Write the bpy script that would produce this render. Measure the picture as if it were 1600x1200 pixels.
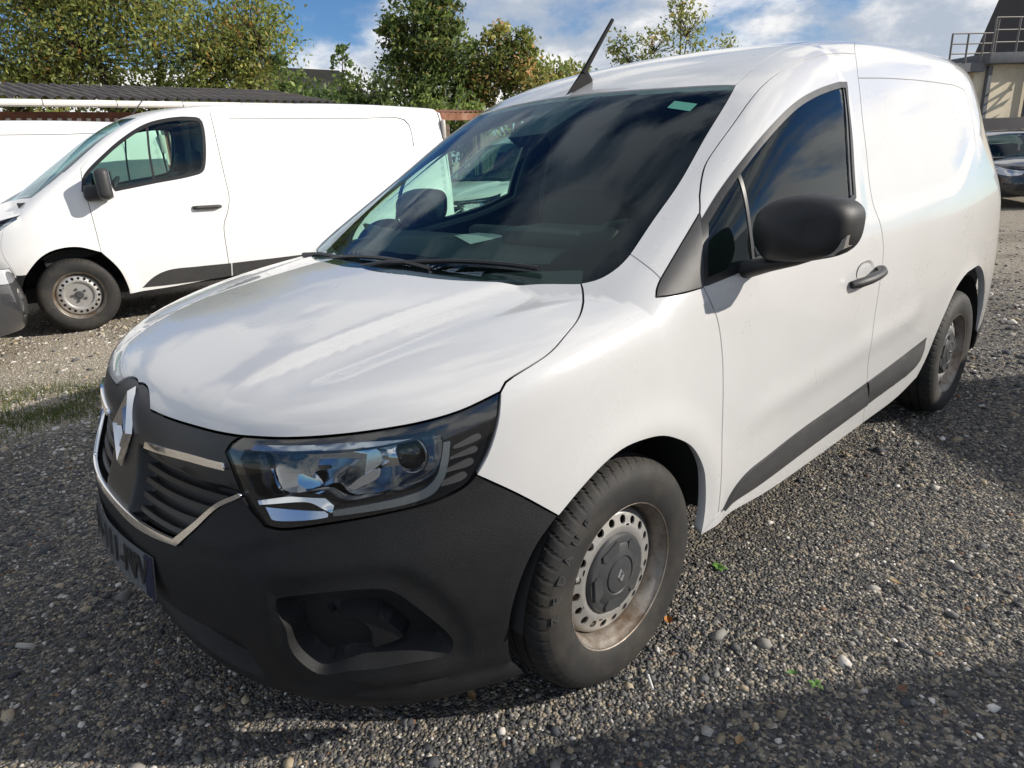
import bpy, bmesh, math, random
import numpy as np
from mathutils import Vector, Matrix
from mathutils.geometry import delaunay_2d_cdt
for o in list(bpy.data.objects): bpy.data.objects.remove(o)
R = math.radians
SC = bpy.context.scene; COL = SC.collection
rng = np.random.default_rng(7); random.seed(7)

# ---------------------------------------------------------------- camera
cam = bpy.data.cameras.new('camera'); camo = bpy.data.objects.new('camera', cam); COL.objects.link(camo)
CAM = Vector((1.2438, 1.8541, 1.3771)); YAW, PITCH, ROLL = -2.3083, -.3198, -.0468
fw = Vector((math.cos(PITCH)*math.cos(YAW), math.cos(PITCH)*math.sin(YAW), math.sin(PITCH)))
rt = fw.cross(Vector((0,0,1))).normalized(); up = rt.cross(fw)
r2 = math.cos(ROLL)*rt+math.sin(ROLL)*up; u2 = -math.sin(ROLL)*rt+math.cos(ROLL)*up
camo.matrix_world = Matrix(((r2.x,u2.x,-fw.x,CAM.x),(r2.y,u2.y,-fw.y,CAM.y),(r2.z,u2.z,-fw.z,CAM.z),(0,0,0,1)))
cam.sensor_width = 36; cam.lens = 36*1070.42/1600; cam.clip_start = .05; cam.clip_end = 3000
SC.camera = camo

# ---------------------------------------------------------------- sky, sun, exposure
SUNV = Vector((-1.3, 1.57, 1.0)).normalized()            # towards the sun
sun_el = math.asin(SUNV.z); sun_az = math.atan2(SUNV.y, SUNV.x)
W = bpy.data.worlds.new('World'); SC.world = W; W.use_nodes = True
def world():
    nt = W.node_tree; N = nt.nodes; L = nt.links; N.clear()
    out = N.new('ShaderNodeOutputWorld'); bg = N.new('ShaderNodeBackground')
    sky = N.new('ShaderNodeTexSky'); sky.sky_type = 'NISHITA'; sky.sun_disc = False
    sky.sun_elevation = sun_el; sky.sun_rotation = math.pi/2-sun_az; sky.air_density = 1.0; sky.dust_density = 0.; sky.ozone_density = 4.0
    tc = N.new('ShaderNodeTexCoord')
    def math_(op, a, b=None, c=None):
        m = N.new('ShaderNodeMath'); m.operation = op
        for i, q in enumerate((a, b, c)):
            if q is None: continue
            if isinstance(q, (int, float)): m.inputs[i].default_value = q
            else: L.new(q, m.inputs[i])
        return m.outputs[0]
    sep = N.new('ShaderNodeSeparateXYZ'); L.new(tc.outputs['Generated'], sep.inputs[0])
    cmb = N.new('ShaderNodeVectorMath'); cmb.operation = 'MULTIPLY'; L.new(tc.outputs['Generated'], cmb.inputs[0]); cmb.inputs[1].default_value = (1., 1., 2.1)
    def noise(scale, detail, rough, off, dist=0.):
        mp = N.new('ShaderNodeMapping'); mp.inputs['Location'].default_value = off; L.new(cmb.outputs[0], mp.inputs[0])
        n = N.new('ShaderNodeTexNoise'); n.inputs['Scale'].default_value = scale; n.inputs['Detail'].default_value = detail
        n.inputs['Roughness'].default_value = rough; n.inputs['Distortion'].default_value = dist; L.new(mp.outputs[0], n.inputs['Vector']); return n.outputs['Fac']
    def ramp(fac, a, b):
        r = N.new('ShaderNodeMapRange'); r.interpolation_type = 'SMOOTHSTEP'; L.new(fac, r.inputs[0])
        r.inputs[1].default_value = a; r.inputs[2].default_value = b; return r.outputs[0]
    OFF = SKYOFF
    big = noise(1.5, 3, .5, OFF); fine = noise(3.4, 12, .60, (OFF[0]*2, OFF[1]*2, .7), .1)
    dens = math_('ADD', math_('MULTIPLY', big, .60), math_('MULTIPLY', fine, .40))
    body = ramp(dens, .445, .515)
    # the same field sampled a little towards the sun tells lit tops from grey bases
    up_ = math_('ADD', math_('MULTIPLY', noise(1.5, 3, .5, (OFF[0]-.10, OFF[1]+.16, .22)), .60), math_('MULTIPLY', noise(3.4, 12, .60, (OFF[0]*2-.06, OFF[1]*2+.10, .90), .1), .40))
    shade = ramp(math_('ADD', math_('MULTIPLY', math_('SUBTRACT', up_, dens), 1.6), math_('MULTIPLY_ADD', fine, .25, math_('MULTIPLY', dens, .75))), .455, .545)
    mixc = N.new('ShaderNodeMix'); mixc.data_type = 'RGBA'
    mixc.inputs[6].default_value = (11.6, 11.4, 11.2, 1); mixc.inputs[7].default_value = (5.2, 5.9, 7.0, 1); L.new(shade, mixc.inputs[0])
    mx = N.new('ShaderNodeMix'); mx.data_type = 'RGBA'; L.new(body, mx.inputs[0]); hs = N.new('ShaderNodeMix'); hs.data_type = 'RGBA'; hs.blend_type = 'MULTIPLY'; hs.inputs[0].default_value = 1.; L.new(sky.outputs[0], hs.inputs[6]); hs.inputs[7].default_value = (.74, .97, 1.22, 1); L.new(hs.outputs[2], mx.inputs[6]); L.new(mixc.outputs[2], mx.inputs[7])
    bg.inputs[1].default_value = .074
    L.new(mx.outputs[2], bg.inputs[0]); L.new(bg.outputs[0], out.inputs[0])
SKYOFF = (-2.2, -6.1, 0.)
world()
sl = bpy.data.lights.new('sun', 'SUN'); sl.energy = 4.6; sl.angle = R(.55); sl.color = (1., .93, .83)
so = bpy.data.objects.new('sun', sl); COL.objects.link(so); so.rotation_euler = SUNV.to_track_quat('Z', 'Y').to_euler(); so.location = (-6, 9, 8)
SC.view_settings.view_transform = 'Standard'; SC.view_settings.look = 'None'; SC.view_settings.gamma = 1; SC.view_settings.exposure = .30
SC.cycles.max_bounces = 10; SC.cycles.transparent_max_bounces = 16
try: SC.cycles.use_denoising = True
except Exception: pass
#BODY>
def spl(xs, ys):
    """natural cubic spline through (xs, ys); straight beyond the ends"""
    xs = np.asarray(xs, float); ys = np.asarray(ys, float)
    if xs[0] > xs[-1]: xs, ys = xs[::-1], ys[::-1]
    n = len(xs); h = np.diff(xs); A = np.eye(n); r = np.zeros(n)
    for i in range(1, n-1):
        A[i, i-1] = h[i-1]; A[i, i] = 2*(h[i-1]+h[i]); A[i, i+1] = h[i]
        r[i] = 6*((ys[i+1]-ys[i])/h[i]-(ys[i]-ys[i-1])/h[i-1])
    M = np.linalg.solve(A, r)
    s0 = (ys[1]-ys[0])/h[0]-h[0]*M[1]/6; s1 = (ys[-1]-ys[-2])/h[-1]+h[-1]*M[-2]/6
    def f(x):
        x = np.asarray(x, float); xc = np.clip(x, xs[0], xs[-1])
        i = np.clip(np.searchsorted(xs, xc)-1, 0, n-2); a = xs[i+1]-xc; b = xc-xs[i]; hi = h[i]
        v = (M[i]*a**3+M[i+1]*b**3)/(6*hi)+(ys[i]/hi-M[i]*hi/6)*a+(ys[i+1]/hi-M[i+1]*hi/6)*b
        return v+np.where(x < xs[0], (x-xs[0])*s0, 0)+np.where(x > xs[-1], (x-xs[-1])*s1, 0)
    return f
def sstep(a, b, x):
    t = np.clip((x-a)/(b-a), 0, 1); return t*t*t*(t*(6*t-15)+10)
def lse(k, *a):
    m = np.maximum.reduce(a); return m+k*np.log(sum(np.exp((q-m)/k) for q in a))

class Kastenwagen:
    """small white panel van: x forward from the front axle, y left, z up"""
    z0 = .95; C = (-.25, 0., .5)
    bz = staticmethod(spl([.05,.15,.25,.35,.5,.7,.9,1.05,1.15,1.3,1.5,1.65,1.8],[.86,.885,.905,.917,.926,.928,.917,.902,.882,.845,.785,.733,.672]))
    az = staticmethod(spl([.1,.2,.3,.45,.58,.68,.8,.86,.92,1.0,1.2],[.80,.87,.915,.948,.946,.908,.878,.858,.835,.80,.70]))
    CR = (-2.6, 0., .9)
    tc = staticmethod(spl([.35,.11,-.2,-.5,-.8,-1.0,-1.2,-1.5,-2.0,-2.6,-3.1,-3.5],[.91,1.06,1.252,1.424,1.588,1.665,1.714,1.760,1.795,1.80,1.782,1.745]))
    cc = staticmethod(spl([.3,-.1,-.87,-1.2,-2,-3.5],[.21,.21,.165,.10,.09,.09]))
    th = staticmethod(spl([-.4,-.1,.11,.3,.5,.7,.85,1.0],[1.12,1.092,1.066,1.035,.993,.94,.89,.83]))
    def f(s, P):
        x, y, z = P[...,0], np.abs(P[...,1]), P[...,2]
        b = s.bz(z)-.06*np.clip(-2.35-x, 0, None)**2-.10*np.clip(-2.75-x, 0, None)**1.6*sstep(1.0, 1.5, z)
        # swollen wheel arches
        for cx in (0., -2.716):
            r = np.hypot(x-cx, z-.33); b = b+.010*np.exp(-((r-.40)/.055)**2)
        # waist crease over the doors and the sunk cargo panel
        zl = 1.11+.03*sstep(-1.4, -2.4, x)*1+.30*sstep(-2.2, -3.2, x)
        m = sstep(zl-.03, zl+.06, z)*sstep(-1.32, -1.42, x)*sstep(-3.30, -2.75, x)
        b = b-.009*m
        b = b+.006*np.exp(-((z-(.60+.05*np.clip(-x-.4, 0, 2)))/.05)**2)*sstep(-.4, -.7, x)*sstep(-2.1, -1.8, x)
        a = np.maximum(s.az(z), .1); b = np.maximum(b, .1); n = 2.5; xp = np.clip(x, 0, None)
        plan = ((np.power(xp/a, n)+np.power(y/b, n))**(1/n)-1)*b
        # hood with its two strakes
        hood = s.th(x)-.085*y*y
        yr = .36+.22*np.clip(.8-x, 0, 1.)
        hood = hood+.016*sstep(yr+.035, yr-.02, y)*sstep(.86, .55, x)-.010*np.exp(-((y-yr-.10)/.06)**2)*sstep(.8, .5, x)
        cab = s.tc(x)-s.cc(x)*y*y
        top = z-np.maximum(hood, cab)
        k = np.where(cab > hood, .040, .030)
        rear = (-3.52+.10*y*y+.07*np.clip(z-.9, 0, None))-x
        m_ = lse(k, plan, top)
        return lse(.03, m_, rear, .125-z)
class Transporter:
    """larger white van"""
    z0 = 1.0; C = (-.3, 0., .65); CR = (-3., 0., 1.)
    bz = staticmethod(spl([.1,.25,.45,.75,1.0,1.2,1.5,1.75,1.9,2.05],[.90,.935,.965,.975,.967,.947,.91,.872,.845,.81]))
    az = staticmethod(spl([.1,.2,.35,.5,.65,.85,1.0,1.2,1.4],[.80,.88,.93,.95,.945,.88,.83,.76,.66]))
    tc = staticmethod(spl([.45,.25,-.1,-.4,-.65,-.9,-1.2,-1.6,-2.2,-3.2,-4.1],[1.11,1.27,1.53,1.745,1.885,1.965,2.005,2.02,2.025,2.02,1.99]))
    cc = staticmethod(spl([.3,-.6,-1.2,-4.],[.15,.13,.07,.07]))
    th = staticmethod(spl([-.3,.0,.25,.45,.65,.85,1.0],[1.29,1.25,1.21,1.16,1.09,.985,.88]))
    def f(s, P):
        x, y, z = P[...,0], np.abs(P[...,1]), P[...,2]
        b = s.bz(z)-.03*np.clip(-3.2-x, 0, None)**2
        for cx in (0., -3.098):
            r = np.hypot(x-cx, z-.34); b = b+.010*np.exp(-((r-.43)/.05)**2)
        m = sstep(1.0, 1.06, z)*sstep(1.83, 1.79, z)*sstep(-1.62, -1.68, x)*sstep(-3.95, -3.9, x); b = b-.010*m
        a = np.maximum(s.az(z), .1); b = np.maximum(b, .1); n = 2.8; xp = np.clip(x, 0, None)
        plan = ((np.power(xp/a, n)+np.power(y/b, n))**(1/n)-1)*b
        hood = s.th(x)-.12*y*y; cab = s.tc(x)-s.cc(x)*y*y
        top = z-np.maximum(hood, cab); rear = (-4.09+.05*y*y+.05*np.clip(z-1., 0, None))-x
        return lse(.025, lse(.045, plan, top), rear, .22-z)
class Hatchback:
    """ordinary five-door car"""
    z0 = .62; C = (-.2, 0., .42); CR = (-2.5, 0., .55)
    bz = staticmethod(spl([.1,.25,.4,.6,.8,.92,1.1,1.3,1.45,1.6],[.80,.845,.872,.88,.872,.85,.765,.67,.59,.5]))
    az = staticmethod(spl([.1,.2,.3,.45,.6,.75,.9,1.1],[.78,.83,.86,.87,.85,.80,.70,.5]))
    tc = staticmethod(spl([.2,-.15,-.5,-.8,-1.05,-1.4,-1.9,-2.4,-2.8,-3.1,-3.4],[.74,.955,1.16,1.32,1.40,1.45,1.455,1.41,1.33,1.20,.98]))
    cc = staticmethod(spl([.3,-.6,-1.2,-4.],[.2,.18,.10,.10]))
    th = staticmethod(spl([-.3,-.05,.2,.45,.65,.8,1.0],[.985,.95,.915,.87,.815,.75,.64]))
    def f(s, P):
        x, y, z = P[...,0], np.abs(P[...,1]), P[...,2]
        b = s.bz(z)-.05*np.clip(-2.2-x, 0, None)**2
        for cx in (0., -2.6):
            r = np.hypot(x-cx, z-.31); b = b+.012*np.exp(-((r-.36)/.05)**2)
        b = b+.010*np.exp(-((z-.74)/.03)**2)
        a = np.maximum(s.az(z), .1); b = np.maximum(b, .1); n = 2.4; xp = np.clip(x, 0, None)
        plan = ((np.power(xp/a, n)+np.power(y/b, n))**(1/n)-1)*b
        hood = s.th(x)-.10*y*y; cab = s.tc(x)-s.cc(x)*y*y
        top = z-np.maximum(hood, cab); rear = (-3.36+.16*y*y+.28*np.clip(z-.85, 0, None))-x
        return lse(.03, lse(.03, plan, top), rear, .19-z)
class Surf:
    def __init__(s, body): s.b = body
    def solve(s, O, D, tmax=4.0, tmin=0.):
        lo = np.full(len(O), tmin); hi = np.full(len(O), float(tmax))
        for _ in range(38):
            m = (lo+hi)/2; v = s.b.f(O+D*m[:,None]) > 0
            hi = np.where(v, m, hi); lo = np.where(v, lo, m)
        return O+D*((lo+hi)/2)[:,None]
    def first(s, O, D, t0, t1, n=600):
        """first hit from outside along rays (marching, then bisection)"""
        out = []
        for o, d in zip(O, D):
            t = np.linspace(t0, t1, n); v = s.b.f(o+d*t[:,None]); i = np.argmax(v < 0)
            if v.min() >= 0: i = int(np.argmin(v)); out.append(o+d*t[i]); continue
            a, c = t[max(i-1,0)], t[i]
            for _ in range(40):
                m = (a+c)/2
                if s.b.f((o+d*m)[None])[0] < 0: c = m
                else: a = m
            out.append(o+d*c)
        return np.array(out)
    def normal(s, P):
        e = 1e-3; g = np.stack([s.b.f(P+np.eye(3)[i]*e)-s.b.f(P-np.eye(3)[i]*e) for i in range(3)], 1)
        return g/np.linalg.norm(g, axis=1, keepdims=True)
    # chart 'S': x along the body and the angle round its long axis; chart 'F': sphere about a point in the nose; 'R': about one in the tail
    def to_uv(s, P, dom):
        P = np.asarray(P, float)
        if dom == 'S': return np.stack([P[:,0], np.arctan2(P[:,2]-s.b.z0, P[:,1])*.85], 1)
        c = np.array(s.b.C if dom == 'F' else s.b.CR); d = P-c; sg = 1 if dom == 'F' else -1
        return np.stack([np.arctan2(d[:,1], sg*d[:,0])*.85, np.arctan2(d[:,2], np.hypot(d[:,0], d[:,1]))*.85], 1)
    def from_uv(s, U, dom):
        if dom == 'S':
            a = U[:,1]/.85; O = np.stack([U[:,0], 0*a, 0*a+s.b.z0], 1); D = np.stack([0*a, np.cos(a), np.sin(a)], 1)
        else:
            c = np.array(s.b.C if dom == 'F' else s.b.CR); sg = 1 if dom == 'F' else -1
            a, e = U[:,0]/.85, U[:,1]/.85; O = np.repeat(c[None], len(U), 0)
            D = np.stack([sg*np.cos(a)*np.cos(e), np.sin(a)*np.cos(e), np.sin(e)], 1)
        return s.solve(O, D)
#<BODY
# ---------------------------------------------------------------- helpers
def tag(o, label=None, cat=None, group=None, kind=None):
    if label: o['label'] = label
    if cat: o['category'] = cat
    if group: o['group'] = group
    if kind: o['kind'] = kind
    return o
def empty(name, loc=(0,0,0), rz=0.):
    o = bpy.data.objects.new(name, None); COL.objects.link(o); o.location = loc; o.rotation_euler = (0,0,rz); o.empty_display_size = .2; return o
def link(name, me, mat=None, parent=None, loc=None, rot=None):
    o = bpy.data.objects.new(name, me); COL.objects.link(o)
    if mat is not None and not me.materials:
        for m in (mat if isinstance(mat, (list, tuple)) else [mat]): me.materials.append(m)
    if parent is not None: o.parent = parent
    if loc is not None: o.location = loc
    if rot is not None: o.rotation_euler = rot
    return o
def mesh(name, V, F, smooth=True, normals=None, mi=None):
    me = bpy.data.meshes.new(name); me.from_pydata([tuple(map(float, v)) for v in V], [], [tuple(map(int, f)) for f in F])
    if smooth: me.polygons.foreach_set('use_smooth', [True]*len(me.polygons))
    if mi is not None: me.polygons.foreach_set('material_index', list(mi))
    me.update()
    if normals is not None: me.normals_split_custom_set_from_vertices([tuple(map(float, n)) for n in normals])
    return me
def autosmooth(me, ang=35):
    """sharp edges above an angle"""
    bm = bmesh.new(); bm.from_mesh(me)
    for e in bm.edges:
        if len(e.link_faces) == 2 and e.calc_face_angle(0) > R(ang): e.smooth = False
    for f in bm.faces: f.smooth = True
    bm.to_mesh(me); bm.free(); return me
def bm_obj(name, fn, mat, parent=None, ang=35, loc=None, rot=None):
    bm = bmesh.new(); fn(bm); me = bpy.data.meshes.new(name); bm.to_mesh(me); bm.free(); autosmooth(me, ang)
    return link(name, me, mat, parent, loc, rot)
def box(bm, c, s, bev=0., rot=None, seg=2):
    m = Matrix.Translation(Vector(c))
    if rot is not None: m = m @ rot.to_4x4()
    r = bmesh.ops.create_cube(bm, size=1., matrix=m @ Matrix.Diagonal((*s, 1)))
    if bev > 0:
        es = list({e for v in r['verts'] for e in v.link_edges})
        bmesh.ops.bevel(bm, geom=es, offset=bev, segments=seg, profile=.5, affect='EDGES')
def tube(bm, pts, r, n=10, closed=False, caps=True):
    pts = [Vector(p) for p in pts]; m = len(pts); rs = r if isinstance(r, (list, tuple)) else [r]*m
    rings = []; prev = None
    for i, p in enumerate(pts):
        t = (pts[(i+1) % m]-pts[i-1]) if closed else (pts[min(i+1, m-1)]-pts[max(i-1, 0)])
        t.normalize()
        if prev is None: a = t.cross(Vector((0,0,1)) if abs(t.z) < .9 else Vector((1,0,0))).normalized()
        else: a = (prev-t*prev.dot(t)).normalized()
        prev = a; b = t.cross(a)
        rings.append([bm.verts.new(p+(a*math.cos(q)+b*math.sin(q))*rs[i]) for q in [2*math.pi*k/n for k in range(n)]])
    for i in range(m if closed else m-1):
        A, B = rings[i], rings[(i+1) % m]
        for k in range(n): bm.faces.new((A[k], A[(k+1)%n], B[(k+1)%n], B[k]))
    if caps and not closed: bm.faces.new(rings[0][::-1]); bm.faces.new(rings[-1])
def lathe(prof, n, axis='y', a0=0., a1=2*math.pi):
    """revolve (radius, along-axis) about the y axis -> V, F"""
    full = abs(a1-a0-2*math.pi) < 1e-6; k = n if full else n+1
    th = a0+(a1-a0)*np.arange(k)/n; pr = np.asarray(prof, float)
    V = np.stack([pr[None,:,0]*np.cos(th)[:,None], np.repeat(pr[None,:,1], k, 0), pr[None,:,0]*np.sin(th)[:,None]], -1).reshape(-1,3)
    m = len(pr); F = []
    for i in range(n):
        j = (i+1) % k
        for q in range(m-1): F.append((i*m+q, i*m+q+1, j*m+q+1, j*m+q))
    return V, F
def prism(bm, poly, y0, y1, plane='xz'):
    """extrude a 2D polygon"""
    f = (lambda a, b, c: (a, c, b)) if plane == 'xz' else ((lambda a, b, c: (a, b, c)) if plane == 'xy' else (lambda a, b, c: (c, a, b)))
    A = [bm.verts.new(f(a, b, y0)) for a, b in poly]; B = [bm.verts.new(f(a, b, y1)) for a, b in poly]; n = len(poly)
    bm.faces.new(A); bm.faces.new(B[::-1])
    for i in range(n): bm.faces.new((A[i], B[i], B[(i+1)%n], A[(i+1)%n]))
    bmesh.ops.recalc_face_normals(bm, faces=bm.faces)
def crom(P, n_per=8, spacing=None):
    """centripetal-ish Catmull-Rom through points (any dimension)"""
    P = np.asarray(P, float)
    if len(P) == 2: Q = np.stack([P[0]+(P[1]-P[0])*t for t in np.linspace(0, 1, 12)])
    else:
        E = np.vstack([2*P[0]-P[1], P, 2*P[-1]-P[-2]]); Q = []
        for i in range(len(P)-1):
            p0, p1, p2, p3 = E[i:i+4]; d = [max(np.linalg.norm(b-a), 1e-9)**.5 for a, b in ((p0,p1),(p1,p2),(p2,p3))]
            t0 = 0; t1 = d[0]; t2 = t1+d[1]; t3 = t2+d[2]
            for t in np.linspace(t1, t2, n_per, endpoint=False):
                a1 = (t1-t)/(t1-t0)*p0+(t-t0)/(t1-t0)*p1; a2 = (t2-t)/(t2-t1)*p1+(t-t1)/(t2-t1)*p2; a3 = (t3-t)/(t3-t2)*p2+(t-t2)/(t3-t2)*p3
                b1 = (t2-t)/(t2-t0)*a1+(t-t0)/(t2-t0)*a2; b2 = (t3-t)/(t3-t1)*a2+(t-t1)/(t3-t1)*a3
                Q.append((t2-t)/(t2-t1)*b1+(t-t1)/(t2-t1)*b2)
        Q.append(P[-1]); Q = np.array(Q)
    if spacing:
        L = np.r_[0, np.cumsum(np.linalg.norm(np.diff(Q, axis=0), axis=1))]; k = max(2, int(round(L[-1]/spacing))+1)
        s = np.linspace(0, L[-1], k); Q = np.stack([np.interp(s, L, Q[:,i]) for i in range(Q.shape[1])], 1)
    return Q
def inside(P, poly):
    x, y = P[:,0][:,None], P[:,1][:,None]; a = poly; b = np.roll(poly, -1, 0)
    c = ((a[:,1] > y) != (b[:,1] > y)) & (x < (b[:,0]-a[:,0])*(y-a[:,1])/(b[:,1]-a[:,1]+1e-15)+a[:,0])
    return c.sum(1) % 2 == 1
def segdist(P, poly):
    a = poly; b = np.roll(poly, -1, 0); ab = b-a; L = (ab**2).sum(1)+1e-15; out = np.full(len(P), 9.)
    for i in range(0, len(P), 2000):
        ap = P[i:i+2000,None]-a[None]; t = np.clip((ap*ab[None]).sum(-1)/L, 0, 1)
        out[i:i+2000] = np.sqrt((((ap-t[...,None]*ab[None])**2).sum(-1)).min(1))
    return out
class Skin:
    """cuts panels out of a smooth body surface"""
    def __init__(s, body, seams): s.S = Surf(body); s.seam = seams
    def loop(s, segs, dom, h, sym=False):
        out = []
        for g in segs:
            P = np.array((s.seam[g.lstrip('-')][::-1] if g.startswith('-') else s.seam[g]) if isinstance(g, str) else g, float)
            U = s.S.to_uv(P, dom); Q = crom(U, spacing=h)
            out.append(Q if not out else (Q[1:] if np.linalg.norm(Q[0]-out[-1][-1]) < .5*h else Q))
        U = np.vstack(out)
        if sym:
            M = U.copy()[::-1]
            if dom == 'S': M[:,1] = math.pi*.85-M[:,1]
            else: M[:,0] *= -1
            if np.linalg.norm(M[0]-U[-1]) < .3*h: M = M[1:]
            if np.linalg.norm(M[-1]-U[0]) < .3*h: M = M[:-1]
            U = np.vstack([U, M])
        elif np.linalg.norm(U[0]-U[-1]) < .5*h: U = U[:-1]
        return U
    def panel(s, segs, dom='S', holes=(), h=.02, gap=.0018, off=0., lip=.012, sym=False, disp=None, raw=False, hu=None, extra=(), keep=()):
        loops = [s.loop(segs, dom, h, sym) if not isinstance(segs, np.ndarray) else segs]+[s.loop(q, dom, h) if not isinstance(q, np.ndarray) else q for q in holes]
        hg = hu or h
        lo = loops[0].min(0); hi = loops[0].max(0)
        gx, gy = np.meshgrid(np.arange(lo[0], hi[0], hg), np.arange(lo[1], hi[1], hg*.87)); gx[1::2] += hg*.5
        G = np.stack([gx.ravel(), gy.ravel()], 1); ok = inside(G, loops[0])
        for q in loops[1:]: ok &= ~inside(G, q)
        G = G[ok]
        extra = list(extra)
        for q in loops+extra: G = G[segdist(G, q) > .5*(h if q is loops[0] else min(h, np.linalg.norm(q[1]-q[0])))]
        U = np.vstack(loops+extra+[G]); E = []; k = 0
        for q in loops+extra:
            n = len(q); E += [(k+i, k+(i+1) % n) for i in range(n)]; k += n
        vs, es, fs, ov, oe, of = delaunay_2d_cdt([Vector(u) for u in U], E, [], 0, 1e-6)
        U = np.array([tuple(v) for v in vs]); T = np.array([f for f in fs if len(f) == 3]); c = U[T].mean(1)
        ok = inside(c, loops[0])
        for q in loops[1:]: ok &= ~inside(c, q)
        T = T[ok]
        # boundary edges of the kept triangles
        e = np.vstack([T[:,[0,1]], T[:,[1,2]], T[:,[2,0]]]); key = {}
        for a, b in e: key[(a, b)] = 1
        B = [(a, b) for a, b in key if (b, a) not in key]
        P = s.S.from_uv(U, dom); N = s.S.normal(P)
        # orient outwards
        t = T[len(T)//2]; fn = np.cross(P[t[1]]-P[t[0]], P[t[2]]-P[t[0]])
        if fn @ N[t].mean(0) < 0: T = T[:, ::-1]; B = [(b, a) for a, b in B]
        tan = np.zeros_like(P)
        for a, b in B:
            d = P[b]-P[a]; d /= np.linalg.norm(d)+1e-12; tan[a] += d; tan[b] += d
        bi = np.array(sorted({a for a, b in B})); inw = np.cross(N[bi], tan[bi]); inw /= np.linalg.norm(inw, axis=1, keepdims=True)+1e-12
        gp = np.full(len(bi), float(gap))
        for q in keep:
            d_ = segdist(U[bi], np.vstack([s.loop([q], dom, h*.5), s.loop([q], dom, h*.5)[::-1]])); gp[d_ < .3*h] = 0.; inw = np.where((d_ < .3*h)[:,None], -N[bi]*.02, inw)
        D = np.full(len(P), float(off))
        if disp is not None: D = D+disp(P, U)
        P = P+N*D[:,None]; P[bi] += inw*gp[:,None]
        if raw: return P, T, N, bi, U
        V = [P]; NN = [N]; F = [tuple(q) for q in T]; n = len(P)
        if lip > 0:
            mp = {b: i for i, b in enumerate(bi)}; m = len(bi)
            V += [P[bi], P[bi]-N[bi]*lip+inw*lip*.15]; NN += [-inw*.8+N[bi]*.35, -inw]
            for a, b in B: i, j = mp[a], mp[b]; F.append((n+j, n+i, n+m+i, n+m+j))
        V = np.vstack(V); NN = np.vstack(NN); NN /= np.linalg.norm(NN, axis=1, keepdims=True)
        return V, F, (None if disp is not None else NN)
    def put(s, name, mat, parent, *a, **k):
        """one panel -> one object"""
        V, F, N = s.panel(*a, **k); me = mesh(name, V, F, True, N)
        if N is None: autosmooth(me, 40)
        return link(name, me, mat, parent), (V, F, N)
    def pair(s, name, mat, parent, *a, **k):
        o, (V, F, N) = s.put(name, mat, parent, *a, **k); me = mirror_mesh(name, V, F, N)
        return o, link(name, me, mat, parent)
def mirror_mesh(name, V, F, N=None):
    V = np.array(V)*[1,-1,1]; F = [tuple(f)[::-1] for f in F]
    me = mesh(name, V, F, True, None if N is None else np.array(N)*[1,-1,1])
    if N is None: autosmooth(me, 40)
    return me
def mirror_obj(o, parent=None):
    me = o.data.copy(); n = len(me.vertices); co = np.empty(n*3); me.vertices.foreach_get('co', co); co = co.reshape(-1,3)
    M = np.array(o.matrix_basis); co = co @ M[:3,:3].T+M[:3,3]; co[:,1] *= -1; me.vertices.foreach_set('co', co.ravel()); me.flip_normals(); me.update()
    q = bpy.data.objects.new(o.name.split('.')[0], me); COL.objects.link(q); q.parent = parent if parent is not None else o.parent; return q
def copy_tree(o, parent=None):
    c = o.copy(); COL.objects.link(c); c.parent = parent
    for ch in list(o.children): copy_tree(ch, c)
    return c
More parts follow.
